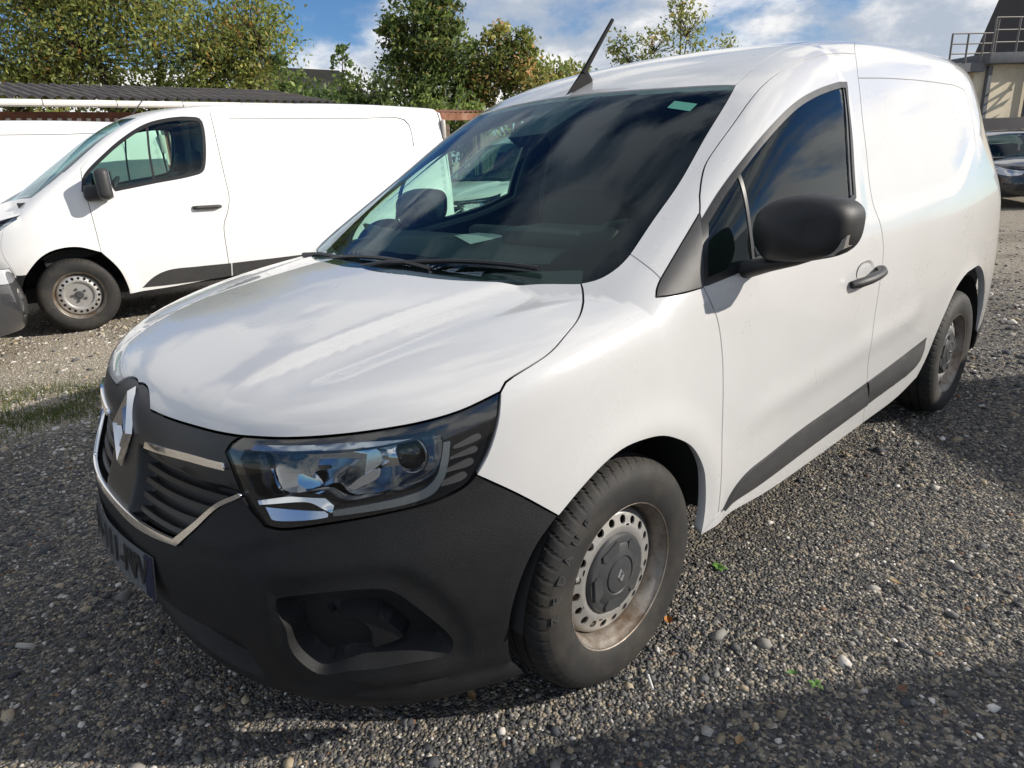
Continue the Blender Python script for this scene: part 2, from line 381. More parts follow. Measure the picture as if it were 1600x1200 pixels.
# ---------------------------------------------------------------- materials
MATS = {}
def nodes_of(name):
    m = bpy.data.materials.new(name); m.use_nodes = True; nt = m.node_tree; N = nt.nodes; b = N.get('Principled BSDF'); MATS[name] = m
    return m, nt, N, nt.links, b
def pbr(name, col, rough=.5, metal=0., coat=0., noise=0., nscale=40., bump=0., bscale=400., spec=None, sheen=0., coord='Object', dirt=None):
    """principled with a little procedural unevenness in colour, gloss and relief"""
    m, nt, N, L, b = nodes_of(name); c4 = (*col, 1)
    b.inputs['Base Color'].default_value = c4; b.inputs['Roughness'].default_value = rough; b.inputs['Metallic'].default_value = metal
    b.inputs['Coat Weight'].default_value = coat; b.inputs['Coat Roughness'].default_value = .02
    if spec is not None: b.inputs['Specular IOR Level'].default_value = spec
    tc = N.new('ShaderNodeTexCoord')
    if noise > 0:
        n = N.new('ShaderNodeTexNoise'); n.inputs['Scale'].default_value = nscale; n.inputs['Detail'].default_value = 6; n.inputs['Roughness'].default_value = .65
        L.new(tc.outputs[coord], n.inputs['Vector'])
        r = N.new('ShaderNodeMapRange'); r.inputs[1].default_value = .3; r.inputs[2].default_value = .7; r.inputs[3].default_value = 1-noise; r.inputs[4].default_value = 1+noise
        L.new(n.outputs['Fac'], r.inputs[0])
        mx = N.new('ShaderNodeMix'); mx.data_type = 'RGBA'; mx.blend_type = 'MULTIPLY'; mx.inputs[0].default_value = 1
        mx.inputs[6].default_value = c4; L.new(r.outputs[0], mx.inputs[7]); res = mx.outputs[2]
        if dirt is not None:       # splashed dirt with a ragged outline
            n2 = N.new('ShaderNodeTexNoise'); n2.inputs['Scale'].default_value = dirt[2]; n2.inputs['Detail'].default_value = 9; n2.inputs['Roughness'].default_value = .7; L.new(tc.outputs[coord], n2.inputs['Vector'])
            r2 = N.new('ShaderNodeMapRange'); r2.inputs[1].default_value = dirt[3]; r2.inputs[2].default_value = dirt[4]; r2.inputs[4].default_value = dirt[1]; L.new(n2.outputs['Fac'], r2.inputs[0])
            m2 = N.new('ShaderNodeMix'); m2.data_type = 'RGBA'; L.new(r2.outputs[0], m2.inputs[0]); L.new(res, m2.inputs[6]); m2.inputs[7].default_value = (*dirt[0], 1); res = m2.outputs[2]
        L.new(res, b.inputs['Base Color'])
        rr = N.new('ShaderNodeMapRange'); rr.inputs[3].default_value = max(rough-.06, .02); rr.inputs[4].default_value = rough+.08; L.new(n.outputs['Fac'], rr.inputs[0]); L.new(rr.outputs[0], b.inputs['Roughness'])
    if bump > 0:
        n = N.new('ShaderNodeTexNoise'); n.inputs['Scale'].default_value = bscale; n.inputs['Detail'].default_value = 4; L.new(tc.outputs[coord], n.inputs['Vector'])
        bp = N.new('ShaderNodeBump'); bp.inputs['Strength'].default_value = bump; bp.inputs['Distance'].default_value = .002; L.new(n.outputs['Fac'], bp.inputs['Height']); L.new(bp.outputs[0], b.inputs['Normal'])
    return m
def glass(name, tint, refl=(1.,1.,1.), ior=1.5, rough=.0):
    """thin pane: tinted see-through plus a Fresnel mirror layer"""
    m, nt, N, L, b = nodes_of(name); N.remove(b); out = N['Material Output']
    t = N.new('ShaderNodeBsdfTransparent'); t.inputs[0].default_value = (*tint, 1)
    g = N.new('ShaderNodeBsdfGlossy'); g.inputs['Roughness'].default_value = rough; g.inputs[0].default_value = (*refl, 1)
    ge = N.new('ShaderNodeNewGeometry'); dt = N.new('ShaderNodeVectorMath'); dt.operation = 'DOT_PRODUCT'; L.new(ge.outputs['Incoming'], dt.inputs[0]); L.new(ge.outputs['Normal'], dt.inputs[1])
    def mth(op, a, b=0.):
        q = N.new('ShaderNodeMath'); q.operation = op
        for i, v in enumerate((a, b)):
            if isinstance(v, (int,float)): q.inputs[i].default_value = v
            else: L.new(v, q.inputs[i])
        return q.outputs[0]
    f0 = 1.0*((ior-1)/(ior+1))**2; pw = mth('POWER', mth('SUBTRACT', 1., mth('ABSOLUTE', dt.outputs['Value'])), 4.8)   # Schlick, both faces of the pane
    fr = mth('MULTIPLY_ADD', pw, 1-f0); nt.nodes[-1].inputs[2].default_value = f0
    mx = N.new('ShaderNodeMixShader'); L.new(fr, mx.inputs[0]); L.new(t.outputs[0], mx.inputs[1]); L.new(g.outputs[0], mx.inputs[2]); L.new(mx.outputs[0], out.inputs[0])
    return m
M = MATS
pbr('van_paint', (.57,.568,.562), .28, coat=1., noise=.018, nscale=3., dirt=((.40,.37,.32), .16, 1.3, .50, .80))
pbr('white_paint', (.82,.815,.80), .4, coat=.6, noise=.02, nscale=3., dirt=((.5,.46,.40), .18, 1.2, .55, .85))
pbr('bumper_plastic', (.011,.0115,.0125), .58, spec=.35, noise=.18, nscale=9., bump=.6, bscale=520., dirt=((.05,.047,.042), .35, 2.2, .50, .85))
pbr('trim_plastic', (.036,.036,.037), .48, noise=.10, nscale=14., bump=.3, bscale=900., dirt=((.12,.11,.10), .30, 3., .48, .85))
pbr('gloss_black', (.008,.008,.009), .08, coat=.6)
pbr('frit_black', (.004,.004,.004), .9, spec=.05)
pbr('aerial_black', (.010,.010,.011), .75, spec=.2)
pbr('satin_black', (.012,.012,.013), .38, noise=.1, nscale=30.)
pbr('dark_cavity', (.006,.006,.006), .8)
pbr('liner', (.014,.014,.014), .85, noise=.2, nscale=20.)
pbr('chrome', (.72,.73,.75), .07, metal=1.)
pbr('dark_chrome', (.30,.31,.33), .12, metal=1.)
pbr('steel_rim', (.46,.45,.43), .38, metal=.6, noise=.08, nscale=14., bump=.15, bscale=300., dirt=((.20,.16,.11), .7, 7., .50, .74))
pbr('rusty_lip', (.30,.27,.235), .45, metal=.45, noise=.2, nscale=25., bump=.3, bscale=200., dirt=((.12,.075,.04), .9, 9., .40, .62))
pbr('rubber', (.017,.0165,.016), .72, noise=.16, nscale=18., bump=.3, bscale=300., dirt=((.085,.070,.050), .5, 6., .46, .74))
pbr('cap_plastic', (.045,.047,.05), .42, noise=.12, nscale=25., dirt=((.13,.12,.10), .35, 9., .5, .8))
pbr('plate_white', (.80,.83,.86), .3)
pbr('plate_blue', (.004,.008,.04), .35)
pbr('ink', (.012,.012,.014), .4)
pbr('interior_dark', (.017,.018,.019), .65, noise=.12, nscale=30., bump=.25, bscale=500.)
pbr('interior_grey', (.05,.052,.055), .7, noise=.1, nscale=20.)
pbr('seat_fabric', (.028,.028,.03), .9, noise=.2, nscale=90., bump=.5, bscale=700.)
pbr('headliner', (.22,.22,.21), .9, noise=.05, nscale=60.)
pbr('paper', (.80,.80,.78), .7)
pbr('clear_reflector', (.70,.72,.76), .14, metal=.9)
pbr('lamp_bowl', (.55,.56,.58), .04, metal=1.)
pbr('mirror_black', (.012,.012,.013), .5, noise=.1, nscale=14., bump=.3, bscale=900.)
pbr('signal_dim', (.24,.22,.20), .25, coat=1., noise=.1, nscale=60.)
pbr('drl', (.34,.38,.42), .08, metal=.8, coat=1.)
pbr('amber_dark', (.075,.07,.07), .3, coat=.7)
pbr('signal_clear', (.50,.47,.43), .28, coat=1., noise=.1, nscale=60.)
pbr('lamp_red', (.30,.012,.01), .15, coat=1.)
glass('windscreen', (.62,.84,.76), (.50,.60,.70), ior=1.52)
glass('side_glass', (.66,.86,.76), (.85,.9,.92), ior=1.55)
glass('lens', (.90,.92,.93), ior=1.45)
pbr('lens_solid', (.45,.47,.50), .06, metal=.5, coat=1.)
pbr('dark_paint', (.012,.013,.016), .25, coat=1., noise=.1, nscale=5.)
pbr('grey_paint', (.035,.037,.042), .3, metal=.2, coat=1., noise=.08, nscale=5.)
# panel seams of the near side, metres on the body
SEAM = {
 'lip_c': [(0.829,0.0,0.879),(0.825,0.021,0.883),(0.827,0.068,0.881),(0.837,0.109,0.869),(0.85,0.145,0.849)],
 'lip_g': [(0.85,0.145,0.849),(0.841,0.237,0.85),(0.821,0.345,0.852),(0.798,0.43,0.852),(0.775,0.492,0.853)],
 'lip_h': [(0.775,0.492,0.853),(0.718,0.597,0.859),(0.65,0.684,0.868),(0.584,0.745,0.876),(0.522,0.79,0.884),(0.453,0.827,0.897),(0.369,0.855,0.921)],
 'hood_side': [(0.369,0.855,0.921),(0.355,0.853,0.935),(0.334,0.854,0.944),(0.283,0.86,0.959),(0.224,0.86,0.975),(0.151,0.839,0.996),(0.084,0.813,1.012),(0.022,0.774,1.026),(-0.038,0.724,1.042),(-0.06,0.698,1.064)],
 'cowl': [(-0.06,0.698,1.064),(-0.009,0.592,1.061),(0.062,0.496,1.068),(0.121,0.353,1.07),(0.142,0.233,1.073),(0.151,0.0,1.075)],
 'hl_out': [(0.369,0.855,0.921),(0.386,0.864,0.87),(0.416,0.863,0.806),(0.446,0.855,0.762)],
 'hl_bot': [(0.446,0.855,0.762),(0.469,0.847,0.741),(0.532,0.817,0.718),(0.606,0.77,0.706),(0.7,0.689,0.69),(0.772,0.601,0.674),(0.788,0.573,0.678)],
 'hl_in_lo': [(0.788,0.573,0.678),(0.798,0.54,0.709),(0.802,0.519,0.733)],
 'hl_in_up': [(0.802,0.519,0.733),(0.804,0.5,0.767),(0.803,0.478,0.802),(0.803,0.464,0.818)],
 'hl_in_top': [(0.803,0.464,0.818),(0.793,0.472,0.835),(0.775,0.492,0.853)],
 'u_side': [(0.802,0.519,0.733),(0.836,0.46,0.698),(0.874,0.406,0.642),(0.905,0.359,0.596)],
 'bump_top': [(0.446,0.855,0.762),(0.37,0.886,0.703),(0.275,0.921,0.621)],
 'ws_low': [(-0.06,0.698,1.064),(-0.091,0.729,1.074),(-0.136,0.748,1.095),(-0.19,0.753,1.126)],
 'pil_gap': [(-0.19,0.753,1.126),(-0.185,0.808,1.101),(-0.183,0.853,1.073)],
 'sail_tip': [(-0.183,0.853,1.073),(-0.155,0.862,1.051),(-0.14,0.871,1.034)],
 'sail_low': [(-0.14,0.871,1.034),(-0.193,0.89,1.034),(-0.303,0.901,1.037)],
 'sail_up': [(-0.183,0.853,1.073),(-0.278,0.839,1.135),(-0.4,0.82,1.213)],
 'door_fu': [(-0.4,0.82,1.213),(-0.42,0.806,1.232),(-0.441,0.792,1.253)],
 'door_fm': [(-0.4,0.82,1.213),(-0.361,0.855,1.161),(-0.33,0.878,1.112),(-0.303,0.901,1.037)],
 'door_fl': [(-0.303,0.901,1.037),(-0.328,0.908,0.995),(-0.358,0.914,0.942),(-0.378,0.92,0.85),(-0.385,0.929,0.665),(-0.386,0.935,0.489),(-0.393,0.927,0.355)],
 'arch': [(-0.326,0.914,0.306),(-0.327,0.922,0.386),(-0.315,0.928,0.467),(-0.292,0.933,0.536),(-0.227,0.936,0.622),(-0.147,0.936,0.674),(-0.084,0.937,0.701),(-0.008,0.937,0.715),(0.066,0.937,0.718),(0.134,0.935,0.702),(0.205,0.929,0.667),(0.275,0.921,0.621)],
 'ws_side': [(-0.19,0.753,1.126),(-0.306,0.737,1.199),(-0.448,0.719,1.286),(-0.648,0.679,1.418),(-0.887,0.624,1.561)],
 'ws_top': [(-0.887,0.624,1.561),(-0.831,0.426,1.571),(-0.799,0.237,1.578),(-0.784,0.0,1.581)],
 'ditch': [(-0.887,0.624,1.561),(-1.001,0.615,1.611),(-1.118,0.604,1.653),(-1.23,0.595,1.684),(-1.412,0.595,1.718),(-1.821,0.592,1.754)],
 'rail_end': [(-1.821,0.592,1.754),(-1.627,0.679,1.706),(-1.588,0.699,1.681)],
 'door_top': [(-0.441,0.792,1.253),(-0.492,0.763,1.295),(-0.546,0.742,1.336),(-0.616,0.732,1.381),(-0.7,0.725,1.433),(-0.832,0.708,1.51),(-0.935,0.698,1.561),(-1.036,0.696,1.6),(-1.156,0.7,1.634),(-1.287,0.703,1.658),(-1.452,0.696,1.676),(-1.588,0.699,1.681)],
 'door_ru': [(-1.588,0.699,1.681),(-1.552,0.725,1.636),(-1.529,0.743,1.592)],
 'door_r': [(-1.529,0.743,1.592),(-1.486,0.788,1.463),(-1.462,0.827,1.332),(-1.448,0.856,1.222),(-1.463,0.881,1.131),(-1.496,0.903,1.042),(-1.503,0.912,0.967),(-1.483,0.919,0.875),(-1.449,0.927,0.736),(-1.427,0.934,0.63),(-1.464,0.925,0.465),(-1.479,0.92,0.388)],
 'door_bot': [(-1.479,0.92,0.388),(-0.933,0.918,0.368),(-0.631,0.917,0.349),(-0.393,0.927,0.355)],
 'win_top': [(-0.388,0.836,1.194),(-0.495,0.821,1.261),(-0.623,0.811,1.335),(-0.783,0.798,1.416),(-0.967,0.781,1.491),(-1.114,0.771,1.531),(-1.27,0.763,1.559),(-1.417,0.75,1.573)],
 'win_r': [(-1.417,0.75,1.573),(-1.359,0.801,1.441),(-1.311,0.847,1.294),(-1.291,0.873,1.191)],
 'win_bot': [(-1.291,0.873,1.191),(-1.084,0.886,1.132),(-0.762,0.895,1.087),(-0.531,0.901,1.058),(-0.309,0.9,1.041)],
 'win_f': [(-0.309,0.9,1.041),(-0.332,0.879,1.112),(-0.388,0.836,1.194)],
 'trim_top': [(-0.415,0.927,0.356),(-0.462,0.922,0.389),(-0.551,0.923,0.427),(-0.687,0.923,0.443),(-0.902,0.924,0.462),(-1.149,0.925,0.473),(-1.454,0.926,0.489)],
 'trim_end': [(-1.454,0.926,0.489),(-1.479,0.92,0.388)],
 'trim_bot': [(-1.479,0.92,0.388),(-0.933,0.918,0.368),(-0.629,0.917,0.355),(-0.415,0.927,0.356)],
 'qtrim': [(-1.454,0.926,0.489),(-1.752,0.926,0.507),(-2.101,0.927,0.533)],
 'qtrim_r': [(-2.101,0.927,0.533),(-2.074,0.925,0.477),(-2.005,0.923,0.427),(-1.893,0.921,0.404)],
 'qtrim_b': [(-1.893,0.921,0.404),(-1.479,0.92,0.388)],
 'sill_f': [(-0.393,0.927,0.355),(-0.368,0.923,0.336),(-0.326,0.914,0.306)],
 'sill_b': [(-0.326,0.914,0.306),(-0.413,0.923,0.311),(-0.734,0.911,0.292),(-1.117,0.911,0.291),(-1.508,0.912,0.298)],
 'sill_r': [(-1.508,0.912,0.298),(-1.479,0.92,0.388)],
 'q_bot': [(-1.508,0.912,0.298),(-1.862,0.913,0.308),(-2.088,0.917,0.346)],
 'q_arch': [(-2.088,0.917,0.346),(-2.166,0.922,0.419),(-2.228,0.926,0.504),(-2.303,0.929,0.589),(-2.424,0.93,0.695),(-2.567,0.929,0.749),(-2.694,0.926,0.759)],
 'seam_top': [(-1.529,0.743,1.592),(-1.77,0.741,1.601),(-2.122,0.739,1.607),(-2.446,0.739,1.605),(-2.724,0.734,1.597),(-2.842,0.735,1.572),(-2.871,0.757,1.501),(-2.855,0.787,1.411),(-2.788,0.825,1.328)],
 'strip': [(0.877,0.167,0.782),(0.846,0.347,0.797),(0.809,0.469,0.797)],
 'strip_b': [(0.811,0.474,0.782),(0.85,0.35,0.781),(0.881,0.162,0.766)],
 'u_in': [(0.804,0.513,0.74),(0.836,0.455,0.707),(0.873,0.396,0.652),(0.905,0.344,0.607)],
 'fogA': [(0.805,0.606,0.515),(0.76,0.663,0.529),(0.703,0.721,0.537),(0.642,0.77,0.532),(0.623,0.782,0.519),(0.579,0.806,0.46),(0.531,0.824,0.387),(0.522,0.825,0.362),(0.525,0.82,0.341),(0.543,0.81,0.333),(0.603,0.773,0.332),(0.662,0.727,0.325),(0.709,0.681,0.32),(0.738,0.644,0.305),(0.753,0.625,0.305),(0.783,0.602,0.351),(0.793,0.601,0.396),(0.796,0.608,0.437),(0.803,0.604,0.471)],
 'fogB': [(0.746,0.672,0.453),(0.688,0.73,0.464),(0.657,0.754,0.458),(0.608,0.78,0.391),(0.61,0.777,0.377),(0.641,0.752,0.361),(0.671,0.726,0.354),(0.678,0.73,0.407),(0.697,0.719,0.438)],
 'fogC': [(0.808,0.598,0.562),(0.715,0.704,0.587),(0.615,0.785,0.584),(0.572,0.814,0.549),(0.511,0.84,0.458),(0.481,0.844,0.36),(0.49,0.833,0.317),(0.542,0.804,0.3),(0.688,0.693,0.289),(0.762,0.588,0.259),(0.801,0.567,0.333),(0.814,0.574,0.413),(0.816,0.589,0.502)],
 'drl_a': [(0.765,0.527,0.843),(0.722,0.601,0.848),(0.654,0.687,0.855),(0.588,0.749,0.862),(0.526,0.793,0.872),(0.479,0.817,0.884)],
 'drl_b': [(0.481,0.822,0.867),(0.53,0.796,0.855),(0.593,0.752,0.844),(0.659,0.691,0.838),(0.726,0.605,0.833),(0.773,0.526,0.827)],
 'cl': [(0.496,0.82,0.84),(0.506,0.821,0.804),(0.52,0.818,0.769),(0.543,0.807,0.749),(0.581,0.784,0.737),(0.633,0.745,0.728),(0.691,0.691,0.717)],
 'cl_b': [(0.693,0.692,0.705),(0.635,0.746,0.713),(0.572,0.792,0.722),(0.531,0.816,0.735),(0.509,0.826,0.761),(0.495,0.829,0.797),(0.484,0.827,0.84)],
 'ch1': [(0.787,0.552,0.728),(0.754,0.604,0.74),(0.722,0.647,0.746),(0.709,0.662,0.75),(0.688,0.692,0.727)],
 'ch1_b': [(0.692,0.691,0.712),(0.718,0.657,0.731),(0.731,0.639,0.733),(0.786,0.558,0.721)],
 'refl': [(0.782,0.566,0.715),(0.731,0.639,0.729),(0.725,0.648,0.73),(0.699,0.685,0.705),(0.711,0.673,0.7),(0.771,0.594,0.691),(0.777,0.584,0.693)],
 'bar1': [(0.483,0.83,0.827),(0.425,0.853,0.848),(0.423,0.856,0.837),(0.483,0.831,0.822)],
 'bar_1': [(0.479,0.831,0.83),(0.428,0.852,0.846),(0.424,0.855,0.839),(0.427,0.854,0.835),(0.482,0.831,0.824),(0.48,0.831,0.829)],
 'bar_2': [(0.49,0.83,0.807),(0.438,0.852,0.821),(0.435,0.854,0.815),(0.438,0.853,0.81),(0.491,0.829,0.802)],
 'bar_3': [(0.498,0.829,0.784),(0.45,0.85,0.798),(0.446,0.852,0.791),(0.452,0.851,0.784),(0.502,0.827,0.776)],
 'bar_4': [(0.509,0.826,0.76),(0.466,0.846,0.771),(0.463,0.848,0.763),(0.473,0.844,0.755),(0.514,0.824,0.748)],
 'fin': [(0.628,0.726,0.829),(0.611,0.74,0.834),(0.608,0.751,0.807),(0.623,0.742,0.79),(0.642,0.728,0.778)],
 'fin2': [(0.671,0.705,0.754),(0.644,0.726,0.778),(0.615,0.749,0.789),(0.615,0.751,0.776),(0.663,0.714,0.747)],
 'inner': [(0.781,0.508,0.827),(0.728,0.607,0.827),(0.66,0.692,0.832),(0.594,0.753,0.839),(0.531,0.797,0.85),(0.497,0.816,0.856),(0.502,0.819,0.83),(0.517,0.819,0.779),(0.546,0.804,0.757),(0.611,0.761,0.744),(0.679,0.701,0.732),(0.711,0.66,0.753),(0.786,0.551,0.735),(0.791,0.526,0.77),(0.792,0.5,0.808)],
 '_proj': (0.754,0.589,0.784),
 '_proj2': (0.56,0.787,0.81),
 'handle': [(-1.203,0.916,0.917),(-1.33,0.916,0.916),(-1.495,0.915,0.925)],
 't_win': [(-0.206,0.94,1.255),(-0.248,0.923,1.38),(-0.462,0.894,1.575),(-0.654,0.869,1.715),(-0.847,0.846,1.818),(-1.05,0.839,1.867),(-1.226,0.842,1.877),(-1.33,0.851,1.853),(-1.343,0.867,1.776),(-1.286,0.918,1.44),(-1.249,0.926,1.376),(-1.131,0.931,1.34),(-0.8,0.936,1.293),(-0.555,0.941,1.256),(-0.31,0.944,1.226)],
 't_door_r': [(-1.434,0.829,1.917),(-1.437,0.873,1.745),(-1.441,0.902,1.56),(-1.448,0.936,1.294),(-1.452,0.956,1.122),(-1.414,0.968,0.988),(-1.354,0.974,0.856),(-1.339,0.973,0.584),(-1.342,0.952,0.347)],
 't_door_f': [(-0.243,0.984,0.713),(-0.24,0.971,0.921),(-0.234,0.955,1.13),(-0.229,0.941,1.248),(-0.226,0.928,1.348),(-0.241,0.901,1.457)],
 't_door_top': [(-0.241,0.901,1.457),(-0.392,0.871,1.595),(-0.637,0.83,1.767),(-0.852,0.778,1.879),(-1.065,0.777,1.928),(-1.278,0.807,1.937),(-1.434,0.829,1.917)],
 't_arch': [(-0.403,0.951,0.298),(-0.402,0.961,0.355),(-0.36,0.979,0.532),(-0.243,0.984,0.713),(-0.063,0.984,0.779),(0.111,0.983,0.769),(0.229,0.978,0.714),(0.364,0.959,0.576)],
 't_sill': [(-0.403,0.951,0.298),(-0.785,0.946,0.312),(-1.26,0.952,0.345),(-1.342,0.952,0.347)],
 't_trim': [(-0.522,0.952,0.343),(-0.639,0.963,0.434),(-0.772,0.968,0.48),(-1.048,0.968,0.483),(-1.36,0.967,0.478)],
 't_trim_b': [(-1.349,0.953,0.353),(-1.26,0.952,0.345),(-0.789,0.951,0.337),(-0.522,0.952,0.343)],
 't_ws_side': [(0.176,-0.02,1.351),(-0.005,-0.026,1.48),(-0.202,0.236,1.597),(-0.45,0.501,1.742),(-0.8,0.144,1.946)],
 't_recess': [(-1.613,0.848,1.868),(-2.185,0.851,1.863),(-2.956,0.852,1.857),(-3.487,0.851,1.846),(-3.561,0.852,1.784),(-3.584,0.889,1.547)],
 't_hl': [(0.276,0.564,1.202),(0.435,0.9,0.984)],
 't_bump_top': [(0.362,0.959,0.587),(0.462,0.925,0.579),(0.556,0.89,0.576)],
 't_handle': [(-1.102,0.963,1.049),(-1.356,0.964,1.036)],
 't_ditch': [(-0.8,0.144,1.946),(-0.968,0.263,1.99),(-1.18,0.419,1.996),(-1.464,0.785,1.967),(-2.212,0.812,1.965),(-2.984,0.813,1.958)],
}
# ---------------------------------------------------------------- wheels
def tyre_mesh(Ro=.322, Rr=.203, w=.205, n=480, sipes=60):
    s = Ro-Rr; yc = -w*.45
    half = [(Rr-.004, .0), (Rr+.006, .006), (Rr+.03*s/.119, .0125), (Rr+.062*s/.119, .0135), (Rr+.084*s/.119, .009), (Rr+.086*s/.119, .0075), (Rr+.099*s/.119, .001), (Rr+.108*s/.119, -.010), (Rr+.1135*s/.119, -.020), (Rr+.1165*s/.119, -.030)]
    def tr(y): return Ro-.006*((y-yc)/(.5*w))**2
    tread = []
    for g in (-.33, 0., .33):
        y = yc-g*w*.62; tread += [(tr(y), y+.006, 0), (tr(y)-.007, y+.0045, 1), (tr(y)-.007, y-.0045, 1), (tr(y), y-.006, 0)]
    tread.sort(key=lambda q: -q[1])
    prof = [(a, b, 2 if i >= 6 else 0) for i, (a, b) in enumerate(half)]+[(a, b, 3) for a, b, k in tread]
    back = [(a, 2*yc-b, 0) for a, b in half][::-1]; prof += back
    pr = np.array([(a, b) for a, b, k in prof]); kd = np.array([k for a, b, k in prof])
    V, F = lathe(pr, n); m = len(pr); V = V.reshape(n, m, 3); per = n//sipes
    ang = np.arange(n); cut = (ang % per == 0)
    shr = np.ones((n, m)); 
    for j in range(m):
        if kd[j] == 2: shr[np.roll(cut, (j-7)), j] = 1-.0050/pr[j,0]      # slanted shoulder sipes
    V = V*np.stack([shr, np.ones_like(shr), shr], -1)
    me = mesh('tyre', V.reshape(-1,3), F); return autosmooth(me, 30)
def ring_with_holes(r0, r1, z0, z1, rh, nh=20, k=16, th=.003):
    """conical annulus pierced by round holes (outer face, hole walls)"""
    V = []; F = []; rc = (r0+r1)/2; da = 2*math.pi/nh
    def pt(a, r, d=0.): t = (r-r0)/(r1-r0); return (r*math.cos(a), z0+(z1-z0)*t-d, r*math.sin(a))
    for q in range(nh):
        a0 = q*da; b = len(V); big = rh*(1.0 if q % 2 else .93)
        for i in range(k):
            t = 2*math.pi*i/k; V.append(pt(a0+big*math.cos(t)/rc, rc+big*math.sin(t)))
        for i in range(k):
            t = 2*math.pi*i/k; V.append(pt(a0+big*math.cos(t)/rc, rc+big*math.sin(t), .005))
        for i in range(k):
            t = 2*math.pi*i/k; c, s_ = math.cos(t), math.sin(t); m_ = max(abs(c), abs(s_)); V.append(pt(a0+da/2*c/m_, rc+(r1-r0)/2*s_/m_))
        for i in range(k):
            j = (i+1) % k; F += [(b+i, b+j, b+2*k+j, b+2*k+i), (b+j, b+i, b+k+i, b+k+j)]
    return np.array(V), F
def fix_normals(me):
    bm = bmesh.new(); bm.from_mesh(me); bmesh.ops.remove_doubles(bm, verts=bm.verts, dist=1e-5); bmesh.ops.recalc_face_normals(bm, faces=bm.faces); bm.to_mesh(me); bm.free(); return me
def diamond(bm, cx, cz, w, h, t, y0, y1, slant=0.):
    """hollow lozenge emblem in the xz plane"""
    for s in (0,):
        O = [(cx, cz+h), (cx+w, cz), (cx, cz-h), (cx-w, cz)]; I = [(cx+(a-cx)*t, cz+(b-cz)*t) for a, b in O]
        vo = [bm.verts.new((a, y0, b)) for a, b in O]; vi = [bm.verts.new((a, y0, b)) for a, b in I]
        mo = [bm.verts.new((cx+(a-cx)*(1+t)/2, y1, cz+(b-cz)*(1+t)/2)) for a, b in O]
        for i in range(4):
            j = (i+1) % 4; bm.faces.new((vo[i], vo[j], mo[j], mo[i])); bm.faces.new((mo[i], mo[j], vi[j], vi[i]))
TYRE = tyre_mesh()
def lathe_obj(name, prof, n, mat, parent, ang=30):
    V, F = lathe(prof, n); me = mesh(name, V, F); fix_normals(me); autosmooth(me, ang); return link(name, me, mat, parent)
def make_wheel(parent, loc, cap=True, rot=0., steer=0.):
    w = empty('wheel', loc); w.parent = parent; w.rotation_euler = (0, 0, steer)
    link('tyre', TYRE, M['rubber'], w)
    lathe_obj('rim_lip', [(.2045,-.004),(.2055,.0015),(.2035,.0035),(.2005,.0015),(.1985,-.006),(.193,-.014),(.187,-.024),(.183,-.046),(.180,-.075),(.175,-.085),(.175,-.15),(.10,-.152),(.0,-.152)], 96, M['rusty_lip'], w)
    V, F = ring_with_holes(.131, .163, -.028, -.037, .0122); me = mesh('rim_disc', V, F); 
    V2, F2 = lathe([(.1795,-.062),(.176,-.048),(.170,-.041),(.163,-.037)], 96); V3, F3 = lathe([(.131,-.028),(.122,-.027),(.112,-.031),(.108,-.045),(.0,-.045)], 96)
    n1 = len(V); n2 = n1+len(V2); me = mesh('rim_disc', np.vstack([V, V2, V3]), list(F)+[tuple(i+n1 for i in f) for f in F2]+[tuple(i+n2 for i in f) for f in F3])
    fix_normals(me); autosmooth(me, 40); d = link('rim_disc', me, M['steel_rim'], w); d.rotation_euler = (0, rot, 0)
    if cap:
        c = lathe_obj('hub_cap', [(.112,-.032),(.111,-.024),(.107,-.019),(.098,-.0165),(.088,-.0165),(.084,-.014),(.060,-.010),(.055,-.009),(.0525,-.012),(.0485,-.012),(.0475,-.0085),(.040,-.007),(.0,-.006)], 72, M['cap_plastic'], w); c.rotation_euler = (0, rot, 0)
        def pads(bm):
            for q in range(5):
                a = q*2*math.pi/5+.3
                P = [(r_*math.cos(a+t), r_*math.sin(a+t)) for r_, t in ((.066,-.33),(.092,-.40),(.102,-.30),(.102,.30),(.092,.40),(.066,.33),(.058,.2),(.058,-.2))]
                prism(bm, P, -.018, -.0115)
            bmesh.ops.recalc_face_normals(bm, faces=bm.faces)
        p = bm_obj('cap_pad', pads, M['cap_plastic'], w, 20); p.rotation_euler = (0, rot, 0)
        e = bm_obj('emblem', lambda bm: diamond(bm, 0, 0, .0135, .021, .55, -.0062, -.002), M['steel_rim'], w, 10)
        wt = bm_obj('balance_weight', lambda bm: box(bm, (.2005*math.cos(.42), .004, .2005*math.sin(.42)), (.014,.006,.012), .002), M['steel_rim'], w)
    else:
        for q in range(5):
            a = q*2*math.pi/5; bm_obj('wheel_bolt', lambda bm: box(bm, (.055*math.cos(a), -.036, .055*math.sin(a)), (.018,.016,.018), .004), M['cap_plastic'], w)
        lathe_obj('hub_cap', [(.034,-.046),(.033,-.026),(.028,-.022),(0,-.021)], 32, M['cap_plastic'], w)
    return w
def mirror_wheel(w, parent, loc):
    c = copy_tree(w, parent); c.location = loc; c.rotation_euler = (0, 0, math.pi); return c
def text_mesh(txt, size, name='lettering', ext=.0, bold=0.):
    cu = bpy.data.curves.new(name, 'FONT'); cu.body = txt; cu.size = size; cu.extrude = ext; cu.offset = bold; cu.align_x = 'CENTER'; cu.align_y = 'CENTER'; cu.resolution_u = 3
    o = bpy.data.objects.new(name, cu); COL.objects.link(o); dg = bpy.context.evaluated_depsgraph_get(); me = bpy.data.meshes.new_from_object(o.evaluated_get(dg))
    bpy.data.objects.remove(o); bpy.data.curves.remove(cu); me.materials.clear(); return me

